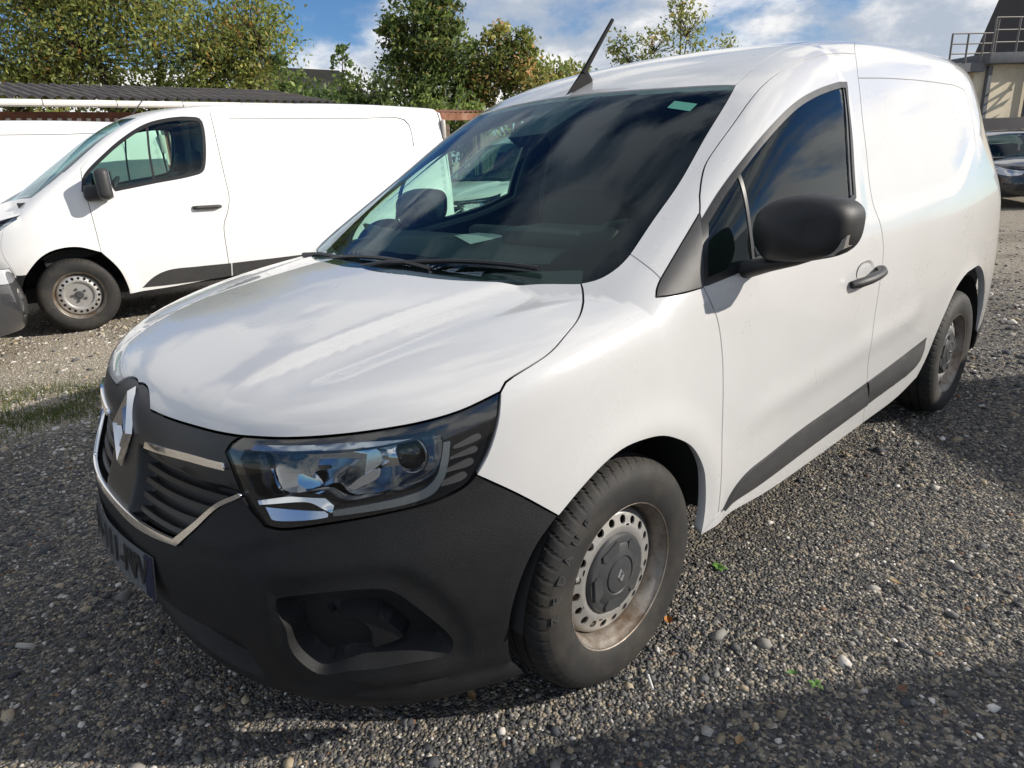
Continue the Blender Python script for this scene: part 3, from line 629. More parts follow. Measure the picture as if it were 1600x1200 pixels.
# ---------------------------------------------------------------- the white van in front
def hero_van():
    van = tag(empty('panel_van'), 'white small panel van with black plastic bumper, large in the foreground', 'van')
    K = Kastenwagen(); k = Skin(K, SEAM); WP = M['van_paint']
    Z = lambda *p: [tuple(p[i:i+3]) for i in range(0, len(p), 3)]
    c_u = (.945, 0., .575)
    sm = SEAM
    # --- outer skin
    k.put('hood', WP, van, ['lip_c','lip_g','lip_h','hood_side','cowl'], 'F', sym=True, h=.018, gap=.003, lip=.02)
    rear_arch = [(-2.694,.926,.759),(-2.80,.92,.755),(-2.92,.91,.705),(-3.02,.90,.62),(-3.08,.90,.50),(-3.10,.89,.36)]
    k.pair('fender', WP, van, ['hood_side','ws_low','pil_gap','sail_tip','sail_low','door_fl','sill_f','arch','-bump_top','-hl_out'], 'F', h=.018, gap=.0022, lip=.03)
    win = ['win_top','win_r','win_bot','win_f']
    door, _ = k.pair('door', WP, van, ['door_fu','door_top','door_ru','door_r','door_bot','-door_fl','-door_fm'], 'S', holes=[win], h=.02, gap=.003, lip=.025)
    k.pair('window_pillar', WP, van, ['-pil_gap','ws_side','ditch','rail_end','-door_top','-door_fu','-sail_up'], 'S', h=.016, gap=.0016, lip=.02)
    k.pair('sill', WP, van, ['sill_f','sill_b','sill_r','door_bot'], 'S', h=.02, gap=.0012, lip=.04)
    qr = Z(-2.801,.821,1.328,-3.38,.78,1.33); rear_e = Z(-3.38,.78,1.33,-3.42,.82,.9,-3.42,.82,.36)
    k.pair('cargo_side_panel', WP, van, ['seam_top',qr,rear_e,Z(-3.42,.82,.36,-3.25,.85,.35,-3.10,.89,.36),rear_arch[::-1],'-q_arch','-q_bot','sill_r','-door_r'], 'S', h=.022, gap=.0022, lip=.03, keep=[qr])
    k.put('roof', WP, van, ['-ws_top','ditch','rail_end','door_ru','seam_top',qr,Z(-3.38,.78,1.33,-3.33,.70,1.58,-3.28,.5,1.72,-3.26,0,1.76)], 'S', sym=True, h=.022, gap=.0016, lip=.02, keep=[qr])
    k.put('rear_door', WP, van, [Z(-3.40,0,1.70,-3.40,.5,1.66,-3.42,.64,1.55,-3.45,.72,1.3,-3.48,.77,.9,-3.48,.77,.45,-3.48,0,.45)], 'R', sym=True, h=.05, lip=.03)
    k.put('rear_bumper', M['bumper_plastic'], van, [Z(-3.5,0,.44,-3.48,.77,.44,-3.42,.83,.44),Z(-3.42,.83,.44,-3.30,.85,.36,-3.15,.87,.34),Z(-3.15,.87,.34,-3.30,.80,.24,-3.44,.5,.22,-3.46,0,.22)], 'R', sym=True, h=.04, off=.004)
    # black sail triangle, door trims
    k.pair('sail_trim', M['trim_plastic'], van, ['sail_tip','sail_low','-door_fm','-sail_up'], 'S', h=.01, gap=.002, off=.003, lip=.012)
    k.pair('door_trim', M['trim_plastic'], van, ['trim_top','trim_end','trim_bot'], 'S', h=.012, gap=.001, lip=.02,
           disp=lambda P, U: .004+.010*np.clip(1-np.abs(P[:,2]-(.385+.02*np.clip(-P[:,0]-.5,0,1)))/.07, 0, 1)**.6)
    k.pair('side_trim', M['trim_plastic'], van, ['qtrim','qtrim_r','qtrim_b','-trim_end'], 'S', h=.012, gap=.001, lip=.02,
           disp=lambda P, U: .004+.010*np.clip(1-np.abs(P[:,2]-.44)/.07, 0, 1)**.6)
    # --- glass
    ws = ['cowl','-ws_top']; 
    wl = ['-cowl','ws_low','ws_side','ws_top']
    k.put('windscreen', M['windscreen'], van, wl, 'S', sym=True, h=.03, gap=.003, off=-.004, lip=0)
    L0 = k.loop(wl, 'S', .02, True); c0 = L0.mean(0)
    T = (Surf(K).to_uv(np.array([(.02,0,1.12),(-.02,.35,1.11),(-.10,.58,1.11),(-.20,.672,1.165),(-.35,.665,1.255),(-.60,.628,1.41),(-.80,.585,1.525),(-.835,.50,1.55),(-.80,.25,1.565),(-.775,0,1.57)]), 'S'))
    T2 = T[::-1].copy(); T2[:,1] = math.pi*.85-T2[:,1]; inner = np.vstack([crom(T, spacing=.02), crom(T2, spacing=.02)[1:-1]])
    k.put('windscreen_border', M['frit_black'], van, wl, 'S', holes=[inner], sym=True, h=.02, gap=.004, off=-.016, lip=0)
    gl = k.pair('side_window', M['side_glass'], van, win, 'S', h=.03, gap=.001, off=-.006, lip=0)
    wl_in = []
    def frame_loop(e): 
        L = k.loop(win, 'S', .012); c = L.mean(0); 
        t = np.roll(L,-1,0)-np.roll(L,1,0); n = np.stack([-t[:,1], t[:,0]],1); n /= np.linalg.norm(n,axis=1,keepdims=True); s_ = 1 if (n*(c-L)).sum()>0 else -1
        return L+n*e*s_
    k.pair('window_seal', M['satin_black'], van, win, 'S', holes=[frame_loop(.011)], h=.012, gap=-.004, off=.001, lip=.012)
    # thick rear upright of the window frame and slim divider
    zr = sm['win_r']; zq = [(x+.035, y, z) for x, y, z in zr]
    k.pair('window_upright', M['gloss_black'], van, [zr, [zr[-1], zq[-1]], zq[::-1], [zq[0], zr[0]]], 'S', h=.012, gap=0, off=-.002, lip=.012)
    dv = [(-.60,.83,1.335),(-.585,.86,1.22),(-.575,.885,1.075)]; dw = [(x+.014, y, z) for x, y, z in dv]
    k.pair('window_divider', M['satin_black'], van, [dv, [dv[-1], dw[-1]], dw[::-1], [dw[0], dv[0]]], 'S', h=.008, gap=0, off=-.004, lip=.01)
    # --- inside linings so the cab reads dark from within
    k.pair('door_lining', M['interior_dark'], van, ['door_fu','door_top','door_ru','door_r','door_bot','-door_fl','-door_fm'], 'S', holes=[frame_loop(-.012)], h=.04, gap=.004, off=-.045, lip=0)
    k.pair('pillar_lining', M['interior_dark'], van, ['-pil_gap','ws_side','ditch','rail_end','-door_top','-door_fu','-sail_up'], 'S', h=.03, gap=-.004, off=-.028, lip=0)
    k.put('headliner', M['interior_grey'], van, [Z(-.80,0,1.58,-.80,.25,1.575,-.90,.60,1.56),'ditch','rail_end','door_ru',Z(-1.537,.74,1.593,-1.537,.45,1.70,-1.537,0,1.76)], 'S', sym=True, h=.04, gap=0, off=-.035, lip=0)
    # --- nose: grille, chrome, emblem
    gr = ['lip_c','lip_g','-hl_in_top','-hl_in_up','u_side',[sm['u_side'][-1],(.938,.18,.58),c_u]]
    def gdisp(P, U):
        y = np.abs(P[:,1]); z = P[:,2]
        top = .775-.03*np.clip(y/.5,0,1)       # below the chrome strip the grille sinks in
        m = sstep(top, top-.02, z)*sstep(.10, .14, y)*sstep(.0,.03,(.62-.0*z)-y*1.0-(.75-z)*1.0*.62+.03)
        return -.035*m-.004
    k.put('grille_surround', M['satin_black'], van, gr, 'F', sym=True, h=.009, gap=.003, lip=.015, disp=gdisp)
    k.pair('grille_strip', M['chrome'], van, ['strip',[sm['strip'][-1],sm['strip_b'][0]],'strip_b',[sm['strip_b'][-1],sm['strip'][0]]], 'F', h=.006, gap=0, off=.004, lip=.01)
    for i in range(5):
        z = .745-.033*i; y1 = .49-.035*i-.01*max(0,i-2); 
        a = [(.88,.13,z+.007),(.85,.3,z+.005),(.80,y1,z+.003)]; b_ = [(q[0],q[1],q[2]-.012) for q in a][::-1]
        k.pair('grille_slat', M['satin_black'], van, [a,[a[-1],b_[0]],b_,[b_[-1],a[0]]], 'F', h=.008, gap=0, off=-.018, lip=.02)
    ub = [sm['u_side'][-1],(.938,.18,.585),(.945,0,.585)]; ui = [sm['u_in'][-1],(.938,.17,.602),(.945,0,.600)]
    k.put('grille_outline', M['chrome'], van, [ui[::-1],sm['u_in'][::-1],[sm['u_in'][0],sm['u_side'][0]],'u_side',ub], 'F', sym=True, h=.006, gap=0, off=.004, lip=.012)
    # hollow diamond emblem standing in the notch: two bent bars each side
    nz = Surf(K); 
    def on(y, z, off): 
        P = nz.solve(np.array([[0.,y,z]]), np.array([[1.,0,0]]), 2.); n = nz.normal(P); return Vector(P[0]+n[0]*off)
    def emblem(bm):
        cz = .775; w, h = .066, .098
        for t0, t1, off in ((1.0,.70,.012),(.60,.30,.009)):
            for sy in (1,-1):
                O = [(0,cz+h*t0),(sy*w*t0,cz),(0,cz-h*t0)]; I = [(0,cz+h*t1),(sy*w*t1,cz),(0,cz-h*t1)]
                for i in range(2):
                    a, b = O[i], O[i+1]; c, d = I[i], I[i+1]
                    mo = [((a[0]+c[0])/2,(a[1]+c[1])/2),((b[0]+d[0])/2,(b[1]+d[1])/2)]
                    v = [bm.verts.new(on(*a,.0)), bm.verts.new(on(*b,.0)), bm.verts.new(on(*mo[1],off)), bm.verts.new(on(*mo[0],off)), bm.verts.new(on(*c,.0)), bm.verts.new(on(*d,.0))]
                    f = [(0,1,2,3),(3,2,5,4)]
                    for q in f: bm.faces.new([v[j] for j in (q if sy > 0 else q[::-1])])
    bm_obj('emblem', emblem, M['chrome'], van, 5)
    # --- headlights
    HL = ['lip_h','hl_out','hl_bot','hl_in_lo','hl_in_up','hl_in_top']
    for side in (1,-1):
        hd = empty('headlight'); hd.parent = van
        def P(name, mat, *a, **kw):
            V, F, N = k.panel(*a, **kw)
            me = mesh(name, V, F, True, N) if side > 0 else mirror_mesh(name, V, F, N)
            if N is None: autosmooth(me, 40)
            return link(name, me, mat, hd)
        P('lens', M['lens'], HL, 'F', h=.016, gap=.005, off=-.001, lip=0)
        P('housing', M['gloss_black'], HL, 'F', holes=[['inner']], h=.012, gap=.002, off=-.010, lip=.08)
        P('back_shell', M['lamp_bowl'], HL, 'F', h=.014, gap=.006, disp=lambda P_, U: -.062-.030*np.abs(np.sin(U[:,0]*9.+.6))-.018*np.abs(((U[:,1]*7.+U[:,0]*1.5) % 1)-.5)*2, lip=0)
        P('running_light', M['drl'], ['drl_a',[sm['drl_a'][-1],sm['drl_b'][0]],'drl_b',[sm['drl_b'][-1],sm['drl_a'][0]]], 'F', h=.006, gap=.0022, lip=.006, disp=lambda P_, U: -.003-.30*(U[:,1]-U[:,1].min()))
        P('running_light', M['drl'], ['cl',[sm['cl'][-1],sm['cl_b'][0]],'cl_b',[sm['cl_b'][-1],sm['cl'][0]]], 'F', h=.006, gap=0, off=-.005, lip=.02)
        P('chrome_bar', M['chrome'], ['ch1',[sm['ch1'][-1],sm['ch1_b'][0]],'ch1_b',[sm['ch1_b'][-1],sm['ch1'][0]]], 'F', h=.006, gap=0, lip=.03, disp=lambda P_, U: -.002-.55*np.clip(U[:,1]-U[:,1].min()-.006, 0, .03))
        P('reflector', M['clear_reflector'], ['refl'], 'F', h=.006, gap=0, lip=.02, disp=lambda P_, U: -.004-.35*(U[:,1]-U[:,1].min()))
        for i in range(1,5): P('signal_bar', M['amber_dark'], [f'bar_{i}'], 'F', h=.004, gap=0, off=-.006, lip=.006)
        P('fin', M['clear_reflector'], ['fin'], 'F', h=.008, gap=0, off=-.045, lip=.03)
        P('fin', M['clear_reflector'], ['fin2'], 'F', h=.008, gap=0, off=-.038, lip=.03)
        for nm, pc in (('projector', sm['_proj2']),):
            c = Vector(pc); n = Vector(nz.normal(np.array([pc]))[0]); q = n.lerp(Vector((1,0,0)), .55).normalized()
            def pr(bm, c=c, q=q):
                bmesh.ops.create_uvsphere(bm, u_segments=24, v_segments=12, radius=.036, matrix=Matrix.Translation(c-n*.075) @ q.to_track_quat('Z','Y').to_matrix().to_4x4() @ Matrix.Diagonal((1,1,.7,1)))
            o = bm_obj(nm, pr, M['gloss_black'], hd, 80)
            def rg(bm, c=c, q=q): 
                u = q.cross(Vector((0,0,1))).normalized(); v = q.cross(u); tube(bm, [c-n*.068+(u*math.cos(t)+v*math.sin(t))*.041 for t in np.linspace(0,2*math.pi,29)[:-1]], .004, 8, True)
            o2 = bm_obj('projector_ring', rg, M['dark_chrome'], hd, 80)
            if side < 0:
                for w in (o, o2): mirror_obj(w, hd); bpy.data.objects.remove(w)
    # --- bumper with its fog pocket
    hull = nz
    fa = hull.to_uv(np.array(sm['fogA']),'F'); fb = hull.to_uv(np.array(sm['fogB']),'F'); fc = hull.to_uv(np.array(sm['fogC']),'F')
    fa, fb, fc = (crom(np.vstack([q, q[:1]]), spacing=.008)[:-1] for q in (fa, fb, fc))
    def grow(L, e):
        t_ = np.roll(L,-1,0)-np.roll(L,1,0); n_ = np.stack([-t_[:,1], t_[:,0]],1); n_ /= np.linalg.norm(n_,axis=1,keepdims=True); sg = 1 if (n_*(L.mean(0)-L)).sum() > 0 else -1
        return L-n_*e*sg
    ex = []
    for q in (grow(fa,.004), grow(fa,-.003), grow(fa,-.011), grow(fb,.007), grow(fb,-.006)): ex += [q, q*[-1,1]]
    def sd(U, poly): d = segdist(U, poly); return np.where(inside(U, poly), d, -d)
    def bdisp(P, U):
        A = U.copy(); A[:,0] = np.abs(A[:,0])
        d1 = sd(A, fc); d2 = sd(A, fa); d3 = sd(A, fb)
        q = -.009*sstep(-.014, .024, d1)-.058*sstep(-.004, .010, d2)
        q = np.where(d3 > -.006, np.maximum(q, q+(.034)*sstep(-.006, .006, d3)), q)
        y = np.abs(P[:,1]); z = P[:,2]
        # central lower intake and the plate's flat
        m = sstep(.50,.44,y)*sstep(.25,.27,z)*sstep(.385,.365,z); q = q-.04*m
        # soft step under the headlights and the splitter lip
        q = q+.007*np.exp(-((z-.225)/.020)**2)-.005*np.exp(-((z-.262)/.0055)**2)-.004*sstep(.62,.60,z-.16*np.clip((np.abs(P[:,1])-.5)/.4,0,1))
        return q
    blow = [(.36,.875,.215),(.50,.835,.185),(.62,.77,.165),(.74,.65,.15),(.83,.45,.145),(.86,.2,.15),(.862,0,.15)]
    b_arch = [sm['bump_top'][-1],(.335,.905,.56),(.385,.893,.46),(.405,.885,.36),(.395,.88,.27),(.36,.875,.215)]
    k.put('front_bumper', M['bumper_plastic'], van, [[c_u,(.938,.18,.58),sm['u_side'][-1]],'-u_side','-hl_in_lo','-hl_bot','bump_top',b_arch,blow], 'F', sym=True, h=.0105, gap=.002, lip=.03, disp=bdisp, extra=ex)
    # number plate
    pl = empty('number_plate', (.970, 0, .485)); pl.parent = van; pl.rotation_euler = (0, R(-7), 0)
    def plate(bm):
        n = 14
        for s_, y in enumerate(np.linspace(-.26,.26,n+1)):
            x = -.026*(y/.26)**2; 
            for z in (-.055,.055): bm.verts.new((x, y, z))
        bm.verts.ensure_lookup_table(); v = bm.verts
        for i in range(n): bm.faces.new((v[2*i],v[2*i+2],v[2*i+3],v[2*i+1]))
        bmesh.ops.solidify(bm, geom=bm.faces[:], thickness=.004)
        bmesh.ops.recalc_face_normals(bm, faces=bm.faces)
    bm_obj('plate_blank', plate, M['plate_white'], pl, 30)
    def bend(me, cy, d=.0035):
        for v in me.vertices:
            y = cy+v.co.x; z = v.co.y; v.co = (-.026*(y/.26)**2+d+v.co.z, y, z)
        return me
    for i_, ch in enumerate('FN-111-NW'):
        link('plate_character', bend(text_mesh(ch, .098, ext=.0005, bold=.0016), -.186+i_*.0465), M['ink'], pl)
    for sy in (1,-1):
        def band(bm, sy=sy):
            q = [bm.verts.new((-.026*(y/.26)**2+.003, y, z)) for y, z in ((sy*.22,-.053),(sy*.257,-.053),(sy*.257,.053),(sy*.22,.053))]; bm.faces.new(q if sy > 0 else q[::-1])
        bm_obj('plate_band', band, M['plate_blue'], pl)
    # dark wall behind grille and intake, wheel housings, floor
    def belly(bm):
        box(bm, (-1.45,0,.30), (3.8,1.50,.10), .03); box(bm, (.50,0,.58), (.30,.90,.34), .05); box(bm, (.56,0,.26), (.36,1.0,.18), .03); box(bm, (0,0,.28), (1.0,1.2,.16), .03); box(bm, (-1.35,0,.45), (1.35,1.66,.24), .04)
        box(bm, (-3.1,0,.5), (.5,1.5,.3), .04)
    bm_obj('underbody', belly, M['dark_cavity'], van)
    for cx in (0., -2.716):
        for sy in (1,-1):
            V, F = lathe([(.385,.0),(.385,-.33),(.05,-.33)], 40, a0=R(4), a1=R(176)); V = V*[1,sy,1]+[cx, sy*(.905 if cx == 0 else .885), .33]
            me = mesh('wheel_housing', V, F); fix_normals(me); autosmooth(me); link('wheel_housing', me, M['liner'], van)
    # --- wheels
    fl = make_wheel(van, (0, .884, .313), rot=.35); 
    mirror_wheel(fl, van, (0, -.884, .313)); w = copy_tree(fl, van); w.location = (-2.716, .884, .313); w.rotation_euler = (0, .9, 0); mirror_wheel(fl, van, (-2.716, -.884, .313))
    for i_, ch in enumerate('ZEDAUR'):          # raised letters on the near front sidewall
        a = R(4+i_*10.5); L_ = link('sidewall_letter', text_mesh(ch, .036, ext=.0012, bold=.0006), M['cap_plastic'], fl)
        L_.matrix_local = Matrix(((-math.sin(a),math.cos(a),0,.272*math.cos(a)),(0,0,1,.0128),(math.cos(a),math.sin(a),0,.272*math.sin(a)),(0,0,0,1)))
    # --- door mirrors
    def mirrors():
        def housing(bm):
            out = [(.935,1.125),(.928,1.17),(.94,1.212),(.975,1.238),(1.04,1.252),(1.10,1.248),(1.145,1.235),(1.166,1.213),(1.169,1.175),(1.162,1.135),(1.142,1.108),(1.10,1.094),(1.03,1.082),(.965,1.088)]
            O = crom(np.array(out+out[:1]), spacing=.012)[:-1]; c = O.mean(0); n = len(O); rings = []
            for t, x in ((.30,-.452),(.62,-.458),(.84,-.470),(.95,-.487),(1.0,-.51),(1.005,-.535),(.99,-.565),(.965,-.585)):
                rings.append([bm.verts.new((x-(p[0]-1.0)*.16, c[0]+(p[0]-c[0])*t, c[1]+(p[1]-c[1])*t)) for p in O])
            for a, b in zip(rings, rings[1:]):
                for i in range(n): bm.faces.new((a[i], a[(i+1)%n], b[(i+1)%n], b[i]))
            bm.faces.new(rings[0]); bm.faces.new(rings[-1][::-1]); bmesh.ops.recalc_face_normals(bm, faces=bm.faces)
        def arm(bm):
            pts = [(-.53,.865,1.045),(-.53,.91,1.055),(-.525,.97,1.072),(-.525,1.04,1.088),(-.53,1.09,1.10)]; rr = [.052,.046,.036,.026,.012]
            m = len(pts)
            rings = []
            for p, r in zip(pts, rr): rings.append([bm.verts.new((p[0]+r*1.15*math.cos(t), p[1], p[2]+r*.55*math.sin(t))) for t in np.linspace(0,2*math.pi,21)[:-1]])
            for a, b in zip(rings, rings[1:]):
                for i in range(20): bm.faces.new((a[i], a[(i+1)%20], b[(i+1)%20], b[i]))
            bm.faces.new(rings[0]); bm.faces.new(rings[-1]); bmesh.ops.recalc_face_normals(bm, faces=bm.faces)
        def sig(bm):
            P = [(1.082,1.098),(1.112,1.122),(1.157,1.150),(1.165,1.158),(1.160,1.128),(1.136,1.108)]
            for (x0, x1, t) in ((-.482,-.535,1.02),):
                c = Vector((0,1.126,1.128)); A = [bm.verts.new((x0-(y-1.)*.16, c.y+(y-c.y)*t, c.z+(z-c.z)*t)) for y, z in P]; B = [bm.verts.new((x1-(y-1.)*.16, c.y+(y-c.y)*.98, c.z+(z-c.z)*t)) for y, z in P]; n = len(P)
                bm.faces.new(A); bm.faces.new(B[::-1])
                for i in range(n): bm.faces.new((A[i], B[i], B[(i+1)%n], A[(i+1)%n]))
            bmesh.ops.recalc_face_normals(bm, faces=bm.faces)
        def gls(bm):
            P = [(.955,1.13),(.95,1.195),(.985,1.222),(1.06,1.230),(1.125,1.216),(1.140,1.178),(1.115,1.118),(1.03,1.10)]; bm.faces.new([bm.verts.new((-.589-(y-1.)*.16, y, z)) for y, z in P])
        for s in (1,-1):
            mr = empty('door_mirror'); mr.parent = van
            os_ = [bm_obj('mirror_housing', housing, M['mirror_black'], mr, 70), bm_obj('mirror_arm', arm, M['mirror_black'], mr, 60), bm_obj('turn_signal', sig, M['signal_dim'], mr, 30), bm_obj('mirror_glass', gls, M['chrome'], mr)]
            if s < 0:
                for o in os_:      # the far mirror is folded back against its window
                    q = mirror_obj(o, mr); bpy.data.objects.remove(o)
                    if 'arm' not in q.name: q.data.transform(Matrix.Translation((-.62,-.90,0)) @ Matrix.Rotation(R(-70),4,'Z') @ Matrix.Translation((.53,.90,0)))
    mirrors()
    # --- door handles with their scooped cup
    def handle(bm):
        pts = [(-1.205,.925,.905),(-1.23,.942,.910),(-1.29,.957,.916),(-1.35,.959,.921),(-1.40,.953,.925),(-1.432,.938,.928),(-1.444,.922,.929)]; rr = [.014,.017,.016,.0155,.0165,.0165,.012]
        tube(bm, pts, rr, 14)
    for s in (1,-1):
        h_ = bm_obj('door_handle', handle, M['trim_plastic'], van, 60)
        cup = link('handle_cup', mesh('handle_cup', *ellipsoid_cup()), M['van_paint'], van)
        if s < 0:
            for o in (h_, cup): mirror_obj(o); bpy.data.objects.remove(o)
    # --- aerial, wipers, cowl, sensor box, sticker
    def aerial(bm):
        B = [(-.775,0.,1.583),(-.90,.020,1.628),(-.93,0,1.640),(-.90,-.020,1.628)]; b = [bm.verts.new(p) for p in B]; t = [bm.verts.new(p) for p in ((-.855,.006,1.655),(-.885,.007,1.675),(-.895,0,1.678),(-.885,-.007,1.675),(-.855,-.006,1.655))]
        bm.faces.new((b[0],b[1],t[1],t[0])); bm.faces.new((b[1],b[2],t[2],t[1])); bm.faces.new((b[2],b[3],t[3],t[2])); bm.faces.new((b[3],b[0],t[4],t[3])); bm.faces.new((b[0],t[0],t[4])); bm.faces.new(t)
        tube(bm, [(-.872,0,1.66),(-.95,0,1.748),(-1.046,0,1.856)], [.0105,.009,.007], 8)
        bmesh.ops.recalc_face_normals(bm, faces=bm.faces)
    bm_obj('aerial', aerial, M['aerial_black'], van, 30)
    def wsp(x, y, off=.012):
        P = nz.solve(np.array([[x,0,.95]]), np.array([[0,y,.5]])/math.hypot(y,.5), 2.) if False else None
        z = float(K.tc(x)-K.cc(x)*y*y); return Vector((x, y, z+off))
    def wiper(bm, a, b, piv):
        A, B = wsp(*a), wsp(*b); C_ = Vector(piv); mid = A.lerp(B, .45); mid.z += .012
        tube(bm, [C_, C_.lerp(mid, .35)+Vector((0,0,.010)), mid], [.010,.008,.005], 8)
        n = 16; tube(bm, [A.lerp(B, i/n)*1+Vector((0,0,float(0))) if False else wsp(a[0]+(b[0]-a[0])*i/n, a[1]+(b[1]-a[1])*i/n, .012) for i in range(n+1)], .007, 6)
    bm_obj('wiper', lambda bm: wiper(bm, (.075,-.46), (.075,.24), (.045,-.60,1.06)), M['satin_black'], van)
    bm_obj('wiper', lambda bm: wiper(bm, (.10,.02), (-.035,.57), (.125,-.08,1.065)), M['satin_black'], van)
    cw = [(.155,0,1.06),(.125,.35,1.06),(.02,.56,1.055),(-.05,.69,1.055)]; cv = [(-.10,.68,1.10),(-.02,.5,1.09),(.07,.3,1.085),(.095,0,1.082)]
    k.put('cowl', M['satin_black'], van, [cw, [cw[-1], cv[0]], cv], 'S', sym=True, h=.02, gap=0, off=-.012, lip=0)
    def sensor(bm):
        P = [(-.04,-.16),(-.02,.15),(.17,.085),(.18,-.095)]
        A = [bm.verts.new(wsp(-.78+dx*1.2, y, -.016)) for dx, y in P]; B = [bm.verts.new(wsp(-.78+dx*1.15-.03, y*.85, -.075)) for dx, y in P]
        bm.faces.new(A); bm.faces.new(B[::-1])
        for i in range(4): bm.faces.new((A[i],B[i],B[(i+1)%4],A[(i+1)%4]))
        bmesh.ops.recalc_face_normals(bm, faces=bm.faces)
    bm_obj('sensor_box', sensor, M['satin_black'], van)
    def stick(bm): bm.faces.new([bm.verts.new(wsp(x, y, -.010)) for x, y in ((-.775,.475),(-.735,.475),(-.735,.56),(-.775,.56))])
    bm_obj('sticker', stick, pbr('sticker', (.30,.50,.44), .5), van)
    # --- cab interior
    def dash(bm):
        prof = [(-.05,1.0),(-.12,1.03),(-.20,1.045),(-.33,1.035),(-.40,.99),(-.42,.90),(-.36,.75),(-.30,.55),(.1,.5)]
        prism(bm, prof, -.72, .72)
        prism(bm, [(-.06,1.02),(-.12,1.075),(-.20,1.112),(-.30,1.122),(-.38,1.115),(-.43,1.07),(-.44,.95),(-.2,.95)], -.50, .50)
        box(bm, (-.34,.36,1.13), (.20,.34,.07), .025); box(bm, (-.40,0,1.06), (.06,.26,.18), .02)
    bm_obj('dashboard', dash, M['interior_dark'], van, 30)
    def swheel(bm):
        m = Matrix.Translation((-.58,.37,.985)) @ Matrix.Rotation(R(62),4,'Y')
        tube(bm, [m @ Vector((.18*math.cos(t),.18*math.sin(t),0)) for t in np.linspace(0,2*math.pi,41)[:-1]], .016, 10, True)
        tube(bm, [m @ Vector((0,-.17,0)), m @ Vector((0,0,-.03)), m @ Vector((0,.17,0))], .018, 8); tube(bm, [m @ Vector((.17,0,0)), m @ Vector((0,0,-.03)), m @ Vector((0,0,-.25))], .022, 8)
    bm_obj('steering_wheel', swheel, M['interior_dark'], van, 60)
    for y in (.40,-.40):
        st = empty('seat', (-1.0, y, .42)); st.parent = van
        bm_obj('cushion', lambda bm: box(bm, (0,0,.10), (.50,.50,.16), .05, seg=4), M['seat_fabric'], st, 60)
        bm_obj('backrest', lambda bm: box(bm, (-.27,0,.46), (.13,.48,.60), .055, Matrix.Rotation(R(-12),3,'Y'), 4), M['seat_fabric'], st, 60)
        bm_obj('headrest', lambda bm: box(bm, (-.345,0,.86), (.09,.26,.17), .04, Matrix.Rotation(R(-8),3,'Y'), 4), M['seat_fabric'], st, 60)
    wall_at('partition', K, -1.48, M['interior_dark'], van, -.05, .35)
    def paper(bm):
        q = [bm.verts.new(v) for v in ((-.265,-.07,1.126),(-.40,-.065,1.124),(-.33,.124,1.126),(-.165,.138,1.119))]; bmesh.ops.solidify(bm, geom=[bm.faces.new(q)], thickness=.0015)
    ps = bm_obj('paper_sheet', paper, M['paper'], None); tag(ps, 'white sheet of paper lying on the dashboard behind the windscreen', 'paper')
    # tail lamps (on the hidden rear corners)
    for s in (1,-1):
        bm_obj('tail_lamp', lambda bm: box(bm, (-3.46,s*.62,1.0), (.06,.10,.40), .02), M['lamp_red'], van)
    return van
def ellipsoid_cup():
    V = []; F = []; n = 20; m = 6
    for j in range(m+1):
        r = j/m
        for i in range(n):
            t = 2*math.pi*i/n; x = -1.335+.075*r*math.cos(t); z = .935+.038*r*math.sin(t); V.append((x, .9165+.0006-.0*r if j == m else .9165-.012*(1-r*r)+.0012, z))
    for j in range(m):
        for i in range(n):
            F.append((j*n+i, (j+1)*n+i, (j+1)*n+(i+1)%n, j*n+(i+1)%n))
    return V, F
# ---------------------------------------------------------------- larger white vans
def section(K, x, off=-.03, n=40, ymax=None):
    """outline of the body at a station x, as a closed ring"""
    S_ = Surf(K); a = np.linspace(-.9, math.pi+.9, n); O = np.repeat(np.array([[x,0,K.z0]]), n, 0); D = np.stack([0*a, np.cos(a), np.sin(a)], 1)
    P = S_.solve(O, D, 2.5); P = P+S_.normal(P)*off; P[:,0] = x; return P
def wall_at(name, K, x, mat, parent, off=-.03, zmin=None, th=.02):
    P = section(K, x, off)
    if zmin is not None: P[:,2] = np.maximum(P[:,2], zmin)
    n = len(P); V = np.vstack([P, P-[th,0,0]]); F = [tuple(range(n)), tuple(range(2*n-1, n-1, -1))]+[(i, n+i, n+(i+1)%n, (i+1)%n) for i in range(n)]
    me = mesh(name, V, F, False); return link(name, me, mat, parent)
def housings(parent, cxs, y, r, z=.33, depth=.33):
    for cx in cxs:
        for sy in (1,-1):
            V, F = lathe([(r,.0),(r,-depth),(.05,-depth)], 32, a0=R(4), a1=R(176)); V = V*[1,sy,1]+[cx, sy*y, z]
            me = mesh('wheel_housing', V, F); fix_normals(me); autosmooth(me); link('wheel_housing', me, M['liner'], parent)
